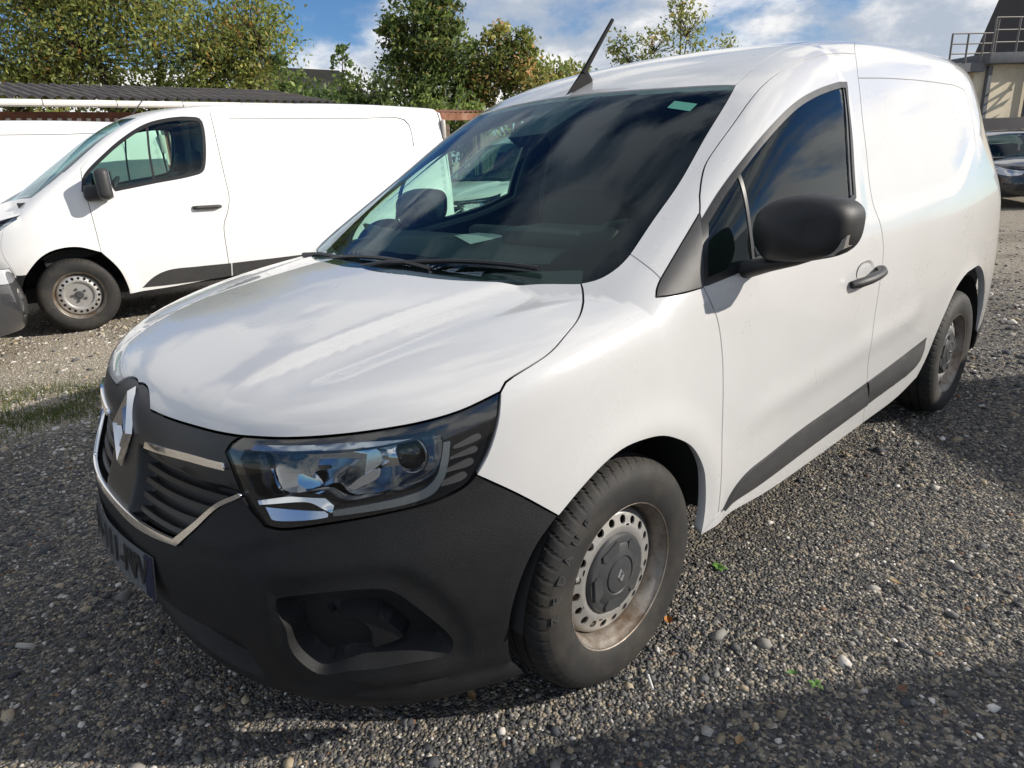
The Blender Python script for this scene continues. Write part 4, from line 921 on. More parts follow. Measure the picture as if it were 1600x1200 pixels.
def transporter():
    t = empty('white_van'); K = Transporter(); sm = dict(SEAM); k = Skin(K, sm); WP = M['white_paint']
    sm['ws'] = [(.18,.80,1.22),(-.10,.80,1.40),(-.45,.76,1.66),(-.80,.70,1.88)]
    sm['wst'] = [(-.80,.70,1.88),(-.74,.35,1.91),(-.72,0,1.92)]
    sm['cw'] = [(.18,.80,1.22),(.30,.5,1.23),(.38,0,1.23)]
    sm['lip'] = [(.86,0,.95),(.83,.35,.95),(.74,.6,.955),(.6,.78,1.0),(.45,.87,1.06),(.30,.92,1.10)]
    sm['hs'] = [(.30,.92,1.10),(.24,.88,1.17),(.18,.80,1.22)]
    sm['lipc'] = sm['lip'][:3]; sm['liph'] = sm['lip'][2:]
    sm['hlb'] = [(.30,.92,1.10),(.44,.90,.985),(.62,.82,.86),(.74,.70,.83),(.80,.55,.87),(.74,.6,.955)]
    sm['grb'] = [(.80,.55,.87),(.86,.45,.75),(.90,0,.74)]
    sm['bt'] = [(.364,.959,.576),(.556,.89,.576),(.80,.62,.58),(.95,0,.58)]
    sm['ditch'] = [(-.80,.70,1.88),(-1.1,.74,1.945),(-1.45,.80,1.96)]
    sm['fr'] = [(.44,.90,.985),(.50,.91,.8),(.44,.94,.576)]
    F_ = 'F'
    k.put('hood', WP, t, ['lip','hs','cw'], F_, sym=True, h=.035, gap=.003)
    k.pair('fender', WP, t, [sm['hs'],sm['ws'][:2],[sm['ws'][1],sm['t_door_f'][-1]],sm['t_door_f'][::-1],[sm['t_door_f'][0],sm['t_arch'][3]],sm['t_arch'][3:]+[(.364,.959,.576)],[(.364,.959,.576),sm['fr'][-1]],sm['fr'][::-1],[sm['fr'][0],(.30,.92,1.10)]], F_, h=.03, gap=.002)
    k.pair('headlight', M['gloss_black'], t, ['hlb','liph'], F_, h=.02, gap=.003, lip=.03)
    e1 = [(.33,.93,1.06),(.46,.89,.97),(.62,.815,.885),(.63,.81,.90),(.47,.885,.99),(.35,.92,1.075)]
    k.pair('running_light', M['drl'], t, [e1+e1[:1]], F_, h=.012, gap=0, off=.003)
    k.put('grille', M['satin_black'], t, ['lipc',[(.74,.6,.955),(.80,.55,.87)],'grb'], F_, sym=True, h=.03, gap=.003, off=-.004)
    k.put('bumper_cover', WP, t, [sm['grb'][::-1],sm['hlb'][1:5][::-1],'fr',[sm['fr'][-1],(.556,.89,.576)],sm['bt'][1:]], F_, sym=True, h=.03)
    bl = [(.42,.93,.30),(.60,.85,.27),(.80,.60,.26),(.90,0,.26)]
    k.put('front_bumper', M['bumper_plastic'], t, [sm['bt'][::-1],[(.364,.959,.576),(.43,.94,.44),(.42,.93,.30)],bl], F_, sym=True, h=.03, lip=.03)
    win = ['t_win']; wl = k.loop([sm['t_win']+sm['t_win'][:1]], 'S', .025)
    dl = [sm['t_door_f'],sm['t_door_top'],sm['t_door_r'],sm['t_sill'][::-1],[sm['t_sill'][0],sm['t_arch'][1],sm['t_arch'][2],sm['t_arch'][3]]]
    k.pair('door', WP, t, dl, 'S', holes=[wl], h=.03, gap=.003)
    k.pair('side_window', M['side_glass'], t, wl, 'S', h=.05, gap=0, off=-.006, lip=0)
    def inset(L, e):
        tt = np.roll(L,-1,0)-np.roll(L,1,0); n = np.stack([-tt[:,1], tt[:,0]],1); n /= np.linalg.norm(n,axis=1,keepdims=True); c = L.mean(0); return L+n*e*(1 if (n*(c-L)).sum() > 0 else -1)
    k.pair('window_seal', M['satin_black'], t, wl, 'S', holes=[inset(wl,.016)], h=.025, gap=-.006, off=.001)
    dv = [(-.86,.86,1.80),(-.83,.90,1.55),(-.82,.935,1.295)]; dw = [(x+.02,y,z) for x,y,z in dv]
    k.pair('window_divider', M['satin_black'], t, [dv,[dv[-1],dw[-1]],dw[::-1],[dw[0],dv[0]]], 'S', h=.012, gap=0, off=-.003)
    k.pair('door_lining', M['interior_dark'], t, dl, 'S', holes=[inset(wl,-.01)], h=.06, gap=.0, off=-.05, lip=0)
    pl = [sm['ws'][1:],'ditch',[(-1.45,.80,1.96),sm['t_door_r'][0]],sm['t_door_top'][::-1],[sm['t_door_top'][0],sm['ws'][1]]]
    k.pair('window_pillar', WP, t, pl, 'S', h=.03); k.pair('pillar_lining', M['interior_dark'], t, pl, 'S', h=.06, off=-.03, lip=0)
    k.put('windscreen', M['windscreen'], t, [sm['cw'][::-1],'ws','wst'], 'S', sym=True, h=.05, off=-.005, lip=0)
    k.put('roof', WP, t, [sm['wst'][::-1],'ditch',[(-1.45,.80,1.96),(-2.5,.82,1.965),(-3.96,.82,1.93)],[(-3.96,.82,1.93),(-3.97,.5,1.98),(-3.98,0,1.99)]], 'S', sym=True, h=.05)
    ra = [(-2.66,.965,.36),(-2.69,.975,.50),(-2.80,.985,.66),(-2.95,.985,.745),(-3.098,.985,.77),(-3.25,.985,.745),(-3.40,.98,.66),(-3.51,.97,.50),(-3.54,.96,.36)]
    k.pair('cargo_side', WP, t, [[(-1.45,.80,1.96),(-2.5,.82,1.965),(-3.96,.82,1.93)],[(-3.96,.82,1.93),(-3.98,.90,1.5),(-4.0,.955,.8),(-4.0,.94,.40)],[(-4.0,.94,.40),(-3.75,.95,.37),(-3.54,.96,.36)],ra[::-1],[(-2.66,.965,.36),(-2.0,.955,.35),(-1.342,.952,.347)],sm['t_door_r'][::-1],[sm['t_door_r'][0],(-1.45,.80,1.96)]], 'S', h=.04, gap=.003)
    # raised line round the cargo panel, sliding rail, bottom trims
    rc = sm['t_recess']
    def rib(bm, s=1): tube(bm, [(x, s*(y+.004), z) for x, y, z in crom(np.array(rc), spacing=.08)], .006, 6)
    for s in (1,-1): bm_obj('panel_rib', lambda bm: rib(bm, s), WP, t)
    k.pair('door_trim', M['trim_plastic'], t, ['t_trim',[sm['t_trim'][-1],sm['t_trim_b'][0]],'t_trim_b'], 'S', h=.02, off=.006, gap=0)
    q = [(-1.375,.967,.478),(-2.0,.967,.48),(-2.62,.967,.49)]; q2 = [(-2.60,.955,.37),(-2.0,.953,.36),(-1.365,.953,.353)]
    k.pair('side_trim', M['trim_plastic'], t, [q,[q[-1],q2[0]],q2,[q2[-1],q[0]]], 'S', h=.025, off=.006, gap=0)
    k.put('rear_door', WP, t, [[(-4.03,0,1.93),(-4.03,.6,1.90),(-4.03,.78,1.78),(-4.05,.86,1.3),(-4.05,.90,.8),(-4.05,.88,.45),(-4.06,0,.45)]], 'R', sym=True, h=.07)
    wall_at('load_floor_end', K, -4.0, WP, t, -.01, .42)
    for s in (1,-1):
        bm_obj('tail_lamp', lambda bm: box(bm, (-4.05,s*.70,1.2), (.06,.09,.55), .02), M['lamp_red'], t)
        bm_obj('hinge_cover', lambda bm: box(bm, (-4.0,s*.86,1.72), (.05,.06,.22), .02), pbr('hinge_grey', (.45,.43,.40), .5) if 'hinge_grey' not in M else M['hinge_grey'], t)
    def belly(bm): box(bm, (-1.6,0,.36), (4.4,1.5,.14), .03); box(bm, (.5,0,.6), (.4,1.2,.4), .05); box(bm, (-1.5,0,.45), (1.9,1.75,.2), .03)
    bm_obj('underbody', belly, M['dark_cavity'], t)
    wall_at('partition', K, -1.52, M['interior_dark'], t, -.05, .4)
    housings(t, (0,-3.098), .95, .415, .34)
    w = make_wheel(t, (0,.915,.335), cap=False, rot=.2)
    for c in w.children: c.scale = (1.055,1.05,1.055)
    mirror_wheel(w, t, (0,-.915,.335)); c = copy_tree(w, t); c.location = (-3.098,.915,.335); mirror_wheel(w, t, (-3.098,-.915,.335))
    def dash(bm): prism(bm, [(.30,1.18),(.0,1.20),(-.22,1.19),(-.32,1.10),(-.30,.7),(.2,.6)], -.80, .80); box(bm, (-.18,.40,1.21), (.2,.34,.08), .03)
    bm_obj('dashboard', dash, M['interior_dark'], t)
    def sw(bm):
        m = Matrix.Translation((-.44,.42,1.20)) @ Matrix.Rotation(R(52),4,'Y')
        tube(bm, [m @ Vector((.20*math.cos(a),.20*math.sin(a),0)) for a in np.linspace(0,2*math.pi,33)[:-1]], .017, 8, True); tube(bm, [m @ Vector((0,-.19,0)), m @ Vector((0,0,-.03)), m @ Vector((0,.19,0))], .02, 8)
    bm_obj('steering_wheel', sw, M['interior_dark'], t)
    for y in (.42,-.42):
        st = empty('seat', (-.95,y,.62)); st.parent = t
        bm_obj('cushion', lambda bm: box(bm, (0,0,.10), (.5,.5,.16), .05, seg=3), M['seat_fabric'], st)
        bm_obj('backrest', lambda bm: box(bm, (-.27,0,.46), (.13,.48,.62), .05, Matrix.Rotation(R(-12),3,'Y'), 3), M['seat_fabric'], st)
        bm_obj('headrest', lambda bm: box(bm, (-.345,0,.88), (.09,.26,.17), .04, Matrix.Rotation(R(-8),3,'Y'), 3), M['seat_fabric'], st)
    for s in (1,-1):
        mr = empty('door_mirror'); mr.parent = t
        o1 = bm_obj('mirror_housing', lambda bm: box(bm, (-.38,s*1.10,1.31), (.12,.20,.27), .05, Matrix.Rotation(R(-14*s),3,'Z'), 4), M['trim_plastic'], mr, 60)
        o2 = bm_obj('mirror_arm', lambda bm: (box(bm, (-.32,s*.985,1.235), (.22,.10,.14), .04, None, 3)), M['trim_plastic'], mr, 60)
        bm_obj('mirror_glass', lambda bm: box(bm, (-.443,s*1.10,1.31), (.006,.16,.22), .002, Matrix.Rotation(R(-14*s),3,'Z')), M['chrome'], mr)
        bm_obj('door_handle', lambda bm: tube(bm, [(-1.10,s*.965,1.045),(-1.13,s*.992,1.043),(-1.32,s*.992,1.040),(-1.355,s*.965,1.040)], [.016,.02,.02,.016], 8), M['trim_plastic'], t)
        k2 = [(-.19,.935,1.25),(-.235,.915,1.39),(-.12,.93,1.245)]
    # short roof aerial
    bm_obj('aerial', lambda bm: tube(bm, [(-.80,.45,1.93),(-.95,.45,2.10)], .006, 6), M['trim_plastic'], t)
    return t
def place(o, x, y, yaw): o.location = (x, y, 0); o.rotation_euler = (0,0,yaw); return o
# ---------------------------------------------------------------- ordinary cars
def hatchback(paint, name='parked_car'):
    c = empty(name); K = Hatchback(); k = Skin(K, {}); h = .035
    S_ = Surf(K)
    lip = [(.80,0,.70),(.76,.35,.70),(.66,.55,.72),(.50,.70,.77),(.35,.78,.82)]
    hs = [(.35,.78,.82),(.15,.80,.885),(-.08,.74,.945)]; cw = [(-.08,.74,.945),(.0,.45,.95),(.04,0,.955)]
    ws = [(-.08,.74,.945),(-.35,.69,1.05),(-.70,.60,1.22),(-1.0,.54,1.345)]; wt = [(-1.0,.54,1.345),(-.95,.3,1.37),(-.93,0,1.375)]
    k.put('hood', paint, c, [lip, hs, cw], 'F', sym=True, h=h, gap=.003)
    k.put('windscreen', M['windscreen'], c, [cw[::-1], ws, wt], 'S', sym=True, h=.05, off=-.004, lip=0)
    hb = [(.35,.78,.82),(.42,.78,.70),(.60,.66,.62),(.72,.50,.60),(.76,.38,.62)]
    k.pair('headlight', M['lens_solid'], c, [hb, [(.76,.38,.62),(.76,.35,.70)], lip[1:]], 'F', h=.02, gap=.003)
    arch = [(-.36,.88,.30),(-.36,.88,.42),(-.27,.885,.58),(-.14,.885,.655),(0,.885,.68),(.14,.88,.655),(.27,.865,.58),(.36,.84,.42),(.37,.83,.30)]
    sill = [(-.36,.88,.30),(-1.2,.86,.28),(-2.24,.865,.29)]
    ar = [(x-2.6, y-.01, z) for x, y, z in arch]; ar = ar[::-1]
    dg = [(-.42,.865,.90),(-.46,.88,.70),(-.44,.87,.30)]
    blt = [(-.08,.74,.945),(-.25,.80,.94),(-.42,.855,.92),(-1.2,.855,.925),(-2.0,.845,.95),(-2.7,.80,.98)]
    k.pair('fender', paint, c, [hs, blt[:3], [(-.42,.855,.92),(-.46,.88,.70),(-.40,.88,.50),(-.36,.88,.42)], arch[1:], [(.37,.83,.30),(.44,.79,.45),(.42,.78,.70)], [(.42,.78,.70),(.35,.78,.82)]], 'F', h=h)
    k.pair('front_door', paint, c, [blt[2:4], [(-1.2,.855,.925),(-1.22,.88,.6),(-1.2,.86,.28)], [(-1.2,.86,.28),(-.7,.87,.29),(-.36,.88,.30)], [(-.36,.88,.30),(-.36,.88,.42),(-.40,.88,.50),(-.46,.88,.70),(-.42,.855,.92)]], 'S', h=h, gap=.003)
    k.pair('rear_door', paint, c, [blt[3:5], [(-2.0,.845,.95),(-2.05,.87,.75),(-2.16,.865,.62),(-2.24,.865,.42),(-2.24,.865,.29)], [(-2.24,.865,.29),(-1.7,.86,.285),(-1.2,.86,.28)], [(-1.2,.86,.28),(-1.22,.88,.6),(-1.2,.855,.925)]], 'S', h=h, gap=.003)
    re = [(-2.7,.80,.98),(-3.15,.70,.95),(-3.22,.74,.75),(-3.22,.74,.55)]
    k.pair('rear_quarter', paint, c, [blt[4:], re, [(-3.22,.74,.55),(-2.95,.82,.50),(-2.9,.84,.45)], ar[::-1][-2:0:-1] if False else [(-2.9,.84,.45),(-2.87,.855,.58),(-2.74,.865,.655),(-2.6,.87,.68),(-2.46,.875,.655),(-2.33,.875,.58),(-2.24,.865,.42)], [(-2.24,.865,.42),(-2.16,.865,.62),(-2.05,.87,.75),(-2.0,.845,.95)]], 'S', h=h)
    # glass house: one pane per door and a rear quarter pane, painted rail above
    rail = [(-1.0,.54,1.345),(-1.4,.56,1.385),(-2.0,.56,1.385),(-2.5,.53,1.33),(-2.85,.50,1.22)]
    g1 = [(-.36,.80,.965),(-.62,.72,1.12),(-.98,.625,1.28),(-1.18,.61,1.315)]
    k.pair('side_window', M['side_glass'], c, [g1, [(-1.18,.61,1.315),(-1.18,.83,.955)], [(-1.18,.83,.955),(-.36,.80,.965)]], 'S', h=.04, off=-.004, gap=0, lip=0)
    g2 = [(-1.26,.61,1.32),(-1.6,.61,1.33),(-2.0,.60,1.315)]
    k.pair('side_window', M['side_glass'], c, [g2, [(-2.0,.60,1.315),(-2.06,.82,.98)], [(-2.06,.82,.98),(-1.26,.83,.955)], [(-1.26,.83,.955),(-1.26,.61,1.32)]], 'S', h=.04, off=-.004, gap=0, lip=0)
    L1 = k.loop([g1, [(-1.18,.61,1.315),(-1.18,.83,.955)], [(-1.18,.83,.955),(-.36,.80,.965)]], 'S', .035); L2 = k.loop([g2, [(-2.0,.60,1.315),(-2.06,.82,.98)], [(-2.06,.82,.98),(-1.26,.83,.955)], [(-1.26,.83,.955),(-1.26,.61,1.32)]], 'S', .035)
    k.pair('window_frame', paint, c, [ws, rail, [(-2.85,.50,1.22),(-2.80,.70,1.08),(-2.7,.80,.98)], blt[::-1]], 'S', holes=[L1, L2], h=h)
    k.put('roof', paint, c, [wt[::-1], rail[:4], [(-2.5,.53,1.33),(-2.52,.3,1.36),(-2.53,0,1.37)]], 'S', sym=True, h=.05)
    k.put('rear_window', M['side_glass'], c, [[(-2.56,0,1.365),(-2.55,.3,1.355),(-2.56,.50,1.32)],[(-2.56,.50,1.32),(-2.85,.50,1.22),(-3.05,.55,1.05)],[(-3.05,.55,1.05),(-3.12,.3,1.07),(-3.13,0,1.08)]], 'R', sym=True, h=.05, gap=.002, lip=0)
    k.put('tailgate', paint, c, [[(-3.13,0,1.07),(-3.12,.3,1.06),(-3.05,.56,1.04),(-3.08,.64,.98)],[(-3.08,.64,.98),(-3.24,.62,.75),(-3.30,.55,.55)],[(-3.30,.55,.55),(-3.34,0,.55)]], 'R', sym=True, h=.05, gap=.002)
    k.pair('tail_lamp', M['lamp_red'], c, [[(-3.08,.64,.98),(-3.24,.62,.75),(-3.22,.74,.72),(-3.12,.72,.96),(-3.08,.64,.98)]], 'R', h=.03, off=.006)
    k.put('rear_bumper', paint, c, [[(-3.36,0,.55),(-3.30,.55,.55),(-3.22,.74,.56),(-3.0,.80,.52)],[(-3.0,.80,.52),(-2.95,.82,.40),(-2.97,.80,.28)],[(-2.97,.80,.28),(-3.25,.62,.25),(-3.32,0,.25)]], 'R', sym=True, h=.04)
    k.pair('reflector', M['lamp_red'], c, [[(-3.20,.66,.40),(-3.12,.73,.41),(-3.12,.73,.44),(-3.20,.66,.43),(-3.20,.66,.40)]], 'R', h=.02, off=.006)
    k.put('front_bumper', paint, c, [[(.82,0,.62),(.76,.38,.62)], hb[::-1], [(.35,.78,.82),(.42,.78,.70)][1:]+[(.44,.79,.45),(.37,.83,.30)], [(.37,.83,.30),(.45,.78,.24),(.65,.6,.23),(.78,0,.23)]], 'F', sym=True, h=.03)
    k.put('grille', M['satin_black'], c, [[(.80,0,.69),(.76,.35,.69)],[(.76,.35,.69),(.76,.37,.63)],[(.76,.37,.63),(.82,0,.63)]], 'F', sym=True, h=.02, off=-.002)
    k.put('intake', M['satin_black'], c, [[(.84,0,.46),(.78,.42,.46)],[(.78,.42,.46),(.74,.48,.34)],[(.74,.48,.34),(.82,0,.32)]], 'F', sym=True, h=.02, off=.004)
    def belly(bm): box(bm, (-1.3,0,.32), (3.6,1.35,.16), .03); box(bm, (-1.3,0,.40), (1.7,1.6,.2), .03); box(bm, (.4,0,.5), (.5,1.0,.3), .05)
    bm_obj('underbody', belly, M['dark_cavity'], c)
    housings(c, (0,-2.6), .86, .345, .31, .28)
    w = make_wheel(c, (0,.845,.30), cap=False)
    for q in w.children: q.scale = (.95,.95,.95)
    mirror_wheel(w, c, (0,-.845,.30)); q = copy_tree(w, c); q.location = (-2.6,.845,.30); mirror_wheel(w, c, (-2.6,-.845,.30))
    bm_obj('dashboard', lambda bm: prism(bm, [(.0,.93),(-.25,.94),(-.40,.86),(-.35,.6),(.0,.5)], -.68, .68), M['interior_dark'], c)
    for y in (.36,-.36):
        for x in (-1.15,-2.05):
            st = empty('seat', (x,y,.34)); st.parent = c
            bm_obj('cushion', lambda bm: box(bm, (0,0,.08), (.5,.48,.16), .05, seg=3), M['seat_fabric'], st)
            bm_obj('backrest', lambda bm: box(bm, (-.27,0,.40), (.13,.46,.54), .05, Matrix.Rotation(R(-14),3,'Y'), 3), M['seat_fabric'], st)
            bm_obj('headrest', lambda bm: box(bm, (-.35,0,.75), (.09,.24,.15), .04, None, 3), M['seat_fabric'], st)
    for s in (1,-1):
        mr = empty('door_mirror'); mr.parent = c
        bm_obj('mirror_housing', lambda bm: box(bm, (-.46,s*.95,1.02), (.12,.17,.13), .045, Matrix.Rotation(R(-12*s),3,'Z'), 4), paint, mr, 60)
        bm_obj('mirror_arm', lambda bm: box(bm, (-.44,s*.86,.975), (.07,.10,.03), .012), M['satin_black'], mr)
        bm_obj('mirror_glass', lambda bm: box(bm, (-.523,s*.955,1.02), (.005,.14,.10), .002, Matrix.Rotation(R(-12*s),3,'Z')), M['chrome'], mr)
        for x in (-1.08,-1.92): bm_obj('door_handle', lambda bm: tube(bm, [(x+.09,s*.865,.80),(x+.07,s*.90,.80),(x-.07,s*.90,.80),(x-.09,s*.865,.80)], .012, 8), paint, c)
    return c
# ---------------------------------------------------------------- ground
def gravel_mat():
    m, nt, N, L, b = nodes_of('gravel_ground'); b.inputs['Roughness'].default_value = .9; b.inputs['Specular IOR Level'].default_value = .25
    tc = N.new('ShaderNodeTexCoord'); P = tc.outputs['Object']
    def vor(s):
        v = N.new('ShaderNodeTexVoronoi'); v.inputs['Scale'].default_value = s; v.inputs['Randomness'].default_value = 1.; L.new(P, v.inputs['Vector']); return v
    def noi(s, d=6, r=.6):
        n = N.new('ShaderNodeTexNoise'); n.inputs['Scale'].default_value = s; n.inputs['Detail'].default_value = d; n.inputs['Roughness'].default_value = r; L.new(P, n.inputs['Vector']); return n.outputs['Fac']
    def ramp(f, stops):
        r = N.new('ShaderNodeValToRGB'); L.new(f, r.inputs[0]); e = r.color_ramp.elements
        while len(e) > 1: e.remove(e[-1])
        e[0].position, e[0].color = stops[0][0], (*stops[0][1],1)
        for q, c in stops[1:]: x = e.new(q); x.color = (*c,1)
        return r.outputs[0]
    def mix(f, a, c, mode='MIX'):
        x = N.new('ShaderNodeMix'); x.data_type = 'RGBA'; x.blend_type = mode
        if isinstance(f, (int,float)): x.inputs[0].default_value = f
        else: L.new(f, x.inputs[0])
        for i, q in ((6,a),(7,c)):
            if isinstance(q, tuple): x.inputs[i].default_value = (*q,1)
            else: L.new(q, x.inputs[i])
        return x.outputs[2]
    def mr(f, a, c, lo=0., hi=1.):
        r = N.new('ShaderNodeMapRange'); r.interpolation_type = 'SMOOTHSTEP'; L.new(f, r.inputs[0]); r.inputs[1].default_value = a; r.inputs[2].default_value = c; r.inputs[3].default_value = lo; r.inputs[4].default_value = hi; return r.outputs[0]
    v1, v2 = vor(105.), vor(46.)
    sp = N.new('ShaderNodeSeparateColor'); L.new(v1.outputs['Color'], sp.inputs[0]); sp2 = N.new('ShaderNodeSeparateColor'); L.new(v2.outputs['Color'], sp2.inputs[0])
    dark = ramp(sp.outputs[0], [(0,(.05,.05,.052)),(.45,(.092,.090,.086)),(.75,(.145,.138,.126)),(.9,(.27,.23,.17)),(1,(.44,.41,.36))])
    tan = ramp(sp.outputs[0], [(0,(.24,.20,.15)),(.5,(.38,.33,.25)),(.85,(.52,.46,.37)),(1,(.70,.66,.58))])
    sx = N.new('ShaderNodeSeparateXYZ'); L.new(P, sx.inputs[0])
    wob = N.new('ShaderNodeMath'); wob.operation = 'MULTIPLY_ADD'; L.new(noi(.5,5), wob.inputs[0]); wob.inputs[1].default_value = 2.2; L.new(sx.outputs[1], wob.inputs[2])
    zone = mr(wob.outputs[0], -2.0, -1.3, 1., 0.)                      # paler, sandier gravel on the far side of the yard
    far = mr(sx.outputs[0], -9., -4.5, .75, 0.)
    mx = N.new('ShaderNodeMath'); mx.operation = 'MAXIMUM'; L.new(zone, mx.inputs[0]); L.new(far, mx.inputs[1])
    col = mix(mx.outputs[0], dark, tan)
    col = mix(mr(sp2.outputs[1], .86, .9, 0., .8), col, (.30,.26,.20))
    col = mix(mr(noi(1.1,8,.65), .50, .66, 0., .4), col, (.105,.088,.065))   # earth showing through
    col = mix(mr(noi(.9,6,.65), .60, .72, 0., .35), col, (.055,.075,.025))  # thin moss
    L.new(col, b.inputs['Base Color'])
    def inv(v, s):
        q = N.new('ShaderNodeMath'); q.operation = 'MULTIPLY'; L.new(v.outputs['Distance'], q.inputs[0]); q.inputs[1].default_value = -s; return q.outputs[0]
    h = N.new('ShaderNodeMath'); h.operation = 'ADD'; L.new(inv(v1,1.), h.inputs[0]); L.new(inv(v2,1.2), h.inputs[1])
    h2 = N.new('ShaderNodeMath'); h2.operation = 'MULTIPLY_ADD'; L.new(noi(4.,5), h2.inputs[0]); h2.inputs[1].default_value = 2.; L.new(h.outputs[0], h2.inputs[2])
    bp = N.new('ShaderNodeBump'); bp.inputs['Strength'].default_value = .9; bp.inputs['Distance'].default_value = .012; L.new(h2.outputs[0], bp.inputs['Height']); L.new(bp.outputs[0], b.inputs['Normal'])
    return m
def attr_mat(name, rough=.85, trans=0., spec=.3, bump=0.):
    m, nt, N, L, b = nodes_of(name); a = N.new('ShaderNodeAttribute'); a.attribute_name = 'col'; b.inputs['Roughness'].default_value = rough; b.inputs['Specular IOR Level'].default_value = spec
    tc = N.new('ShaderNodeTexCoord'); n = N.new('ShaderNodeTexNoise'); n.inputs['Scale'].default_value = 160. if not trans else 6.; n.inputs['Detail'].default_value = 4; L.new(tc.outputs['Object'], n.inputs['Vector'])
    r = N.new('ShaderNodeMapRange'); r.inputs[3].default_value = .65; r.inputs[4].default_value = 1.35; L.new(n.outputs['Fac'], r.inputs[0])
    mx = N.new('ShaderNodeMix'); mx.data_type = 'RGBA'; mx.blend_type = 'MULTIPLY'; mx.inputs[0].default_value = 1; L.new(a.outputs['Color'], mx.inputs[6]); L.new(r.outputs[0], mx.inputs[7])
    L.new(mx.outputs[2], b.inputs['Base Color'])
    if trans:
        t = N.new('ShaderNodeBsdfTranslucent'); L.new(mx.outputs[2], t.inputs[0]); ms = N.new('ShaderNodeMixShader'); ms.inputs[0].default_value = trans
        L.new(b.outputs[0], ms.inputs[1]); L.new(t.outputs[0], ms.inputs[2]); L.new(ms.outputs[0], N['Material Output'].inputs[0])
    return m
def big_mesh(name, V, F, C, smooth=False):
    """fast mesh from arrays: V (n,3), F (m,k) and per-vertex colours"""
    me = bpy.data.meshes.new(name); n, (m, k) = len(V), F.shape
    me.vertices.add(n); me.vertices.foreach_set('co', np.ascontiguousarray(V, np.float32).ravel())
    me.loops.add(m*k); me.loops.foreach_set('vertex_index', np.ascontiguousarray(F, np.int32).ravel())
    me.polygons.add(m); me.polygons.foreach_set('loop_start', np.arange(0, m*k, k, dtype=np.int32)); me.polygons.foreach_set('loop_total', np.full(m, k, np.int32))
    if smooth: me.polygons.foreach_set('use_smooth', np.ones(m, bool))
    me.update(calc_edges=True); me.validate()
    at = me.attributes.new('col', 'FLOAT_COLOR', 'POINT'); c4 = np.concatenate([C, np.ones((n,1))], 1).astype(np.float32); at.data.foreach_set('color', c4.ravel()); return me
def ground():
    n = 90; xs = np.concatenate([np.linspace(-400,-14,12)[:-1], np.linspace(-14,8,n), np.linspace(8,400,12)[1:]]); ys = np.concatenate([np.linspace(-400,-14,12)[:-1], np.linspace(-14,6,n), np.linspace(6,400,12)[1:]])
    X, Y = np.meshgrid(xs, ys); r1 = np.sin(X*1.7+Y*.6)*np.sin(Y*2.1-X*.4)*.006+np.sin(X*4.1)*np.sin(Y*3.7+1)*.003
    V = np.stack([X.ravel(), Y.ravel(), (r1-.008).ravel()], 1); w = len(xs)
    F = [(j*w+i, j*w+i+1, (j+1)*w+i+1, (j+1)*w+i) for j in range(len(ys)-1) for i in range(w-1)]
    tag(link('ground', mesh('ground', V, F), gravel_mat()), kind='structure')
ground()
def ico():
    bm = bmesh.new(); bmesh.ops.create_icosphere(bm, subdivisions=1, radius=1.); V = np.array([v.co for v in bm.verts]); F = np.array([[v.index for v in f.verts] for f in bm.faces]); bm.free(); return V, F
ICV, ICF = ico()
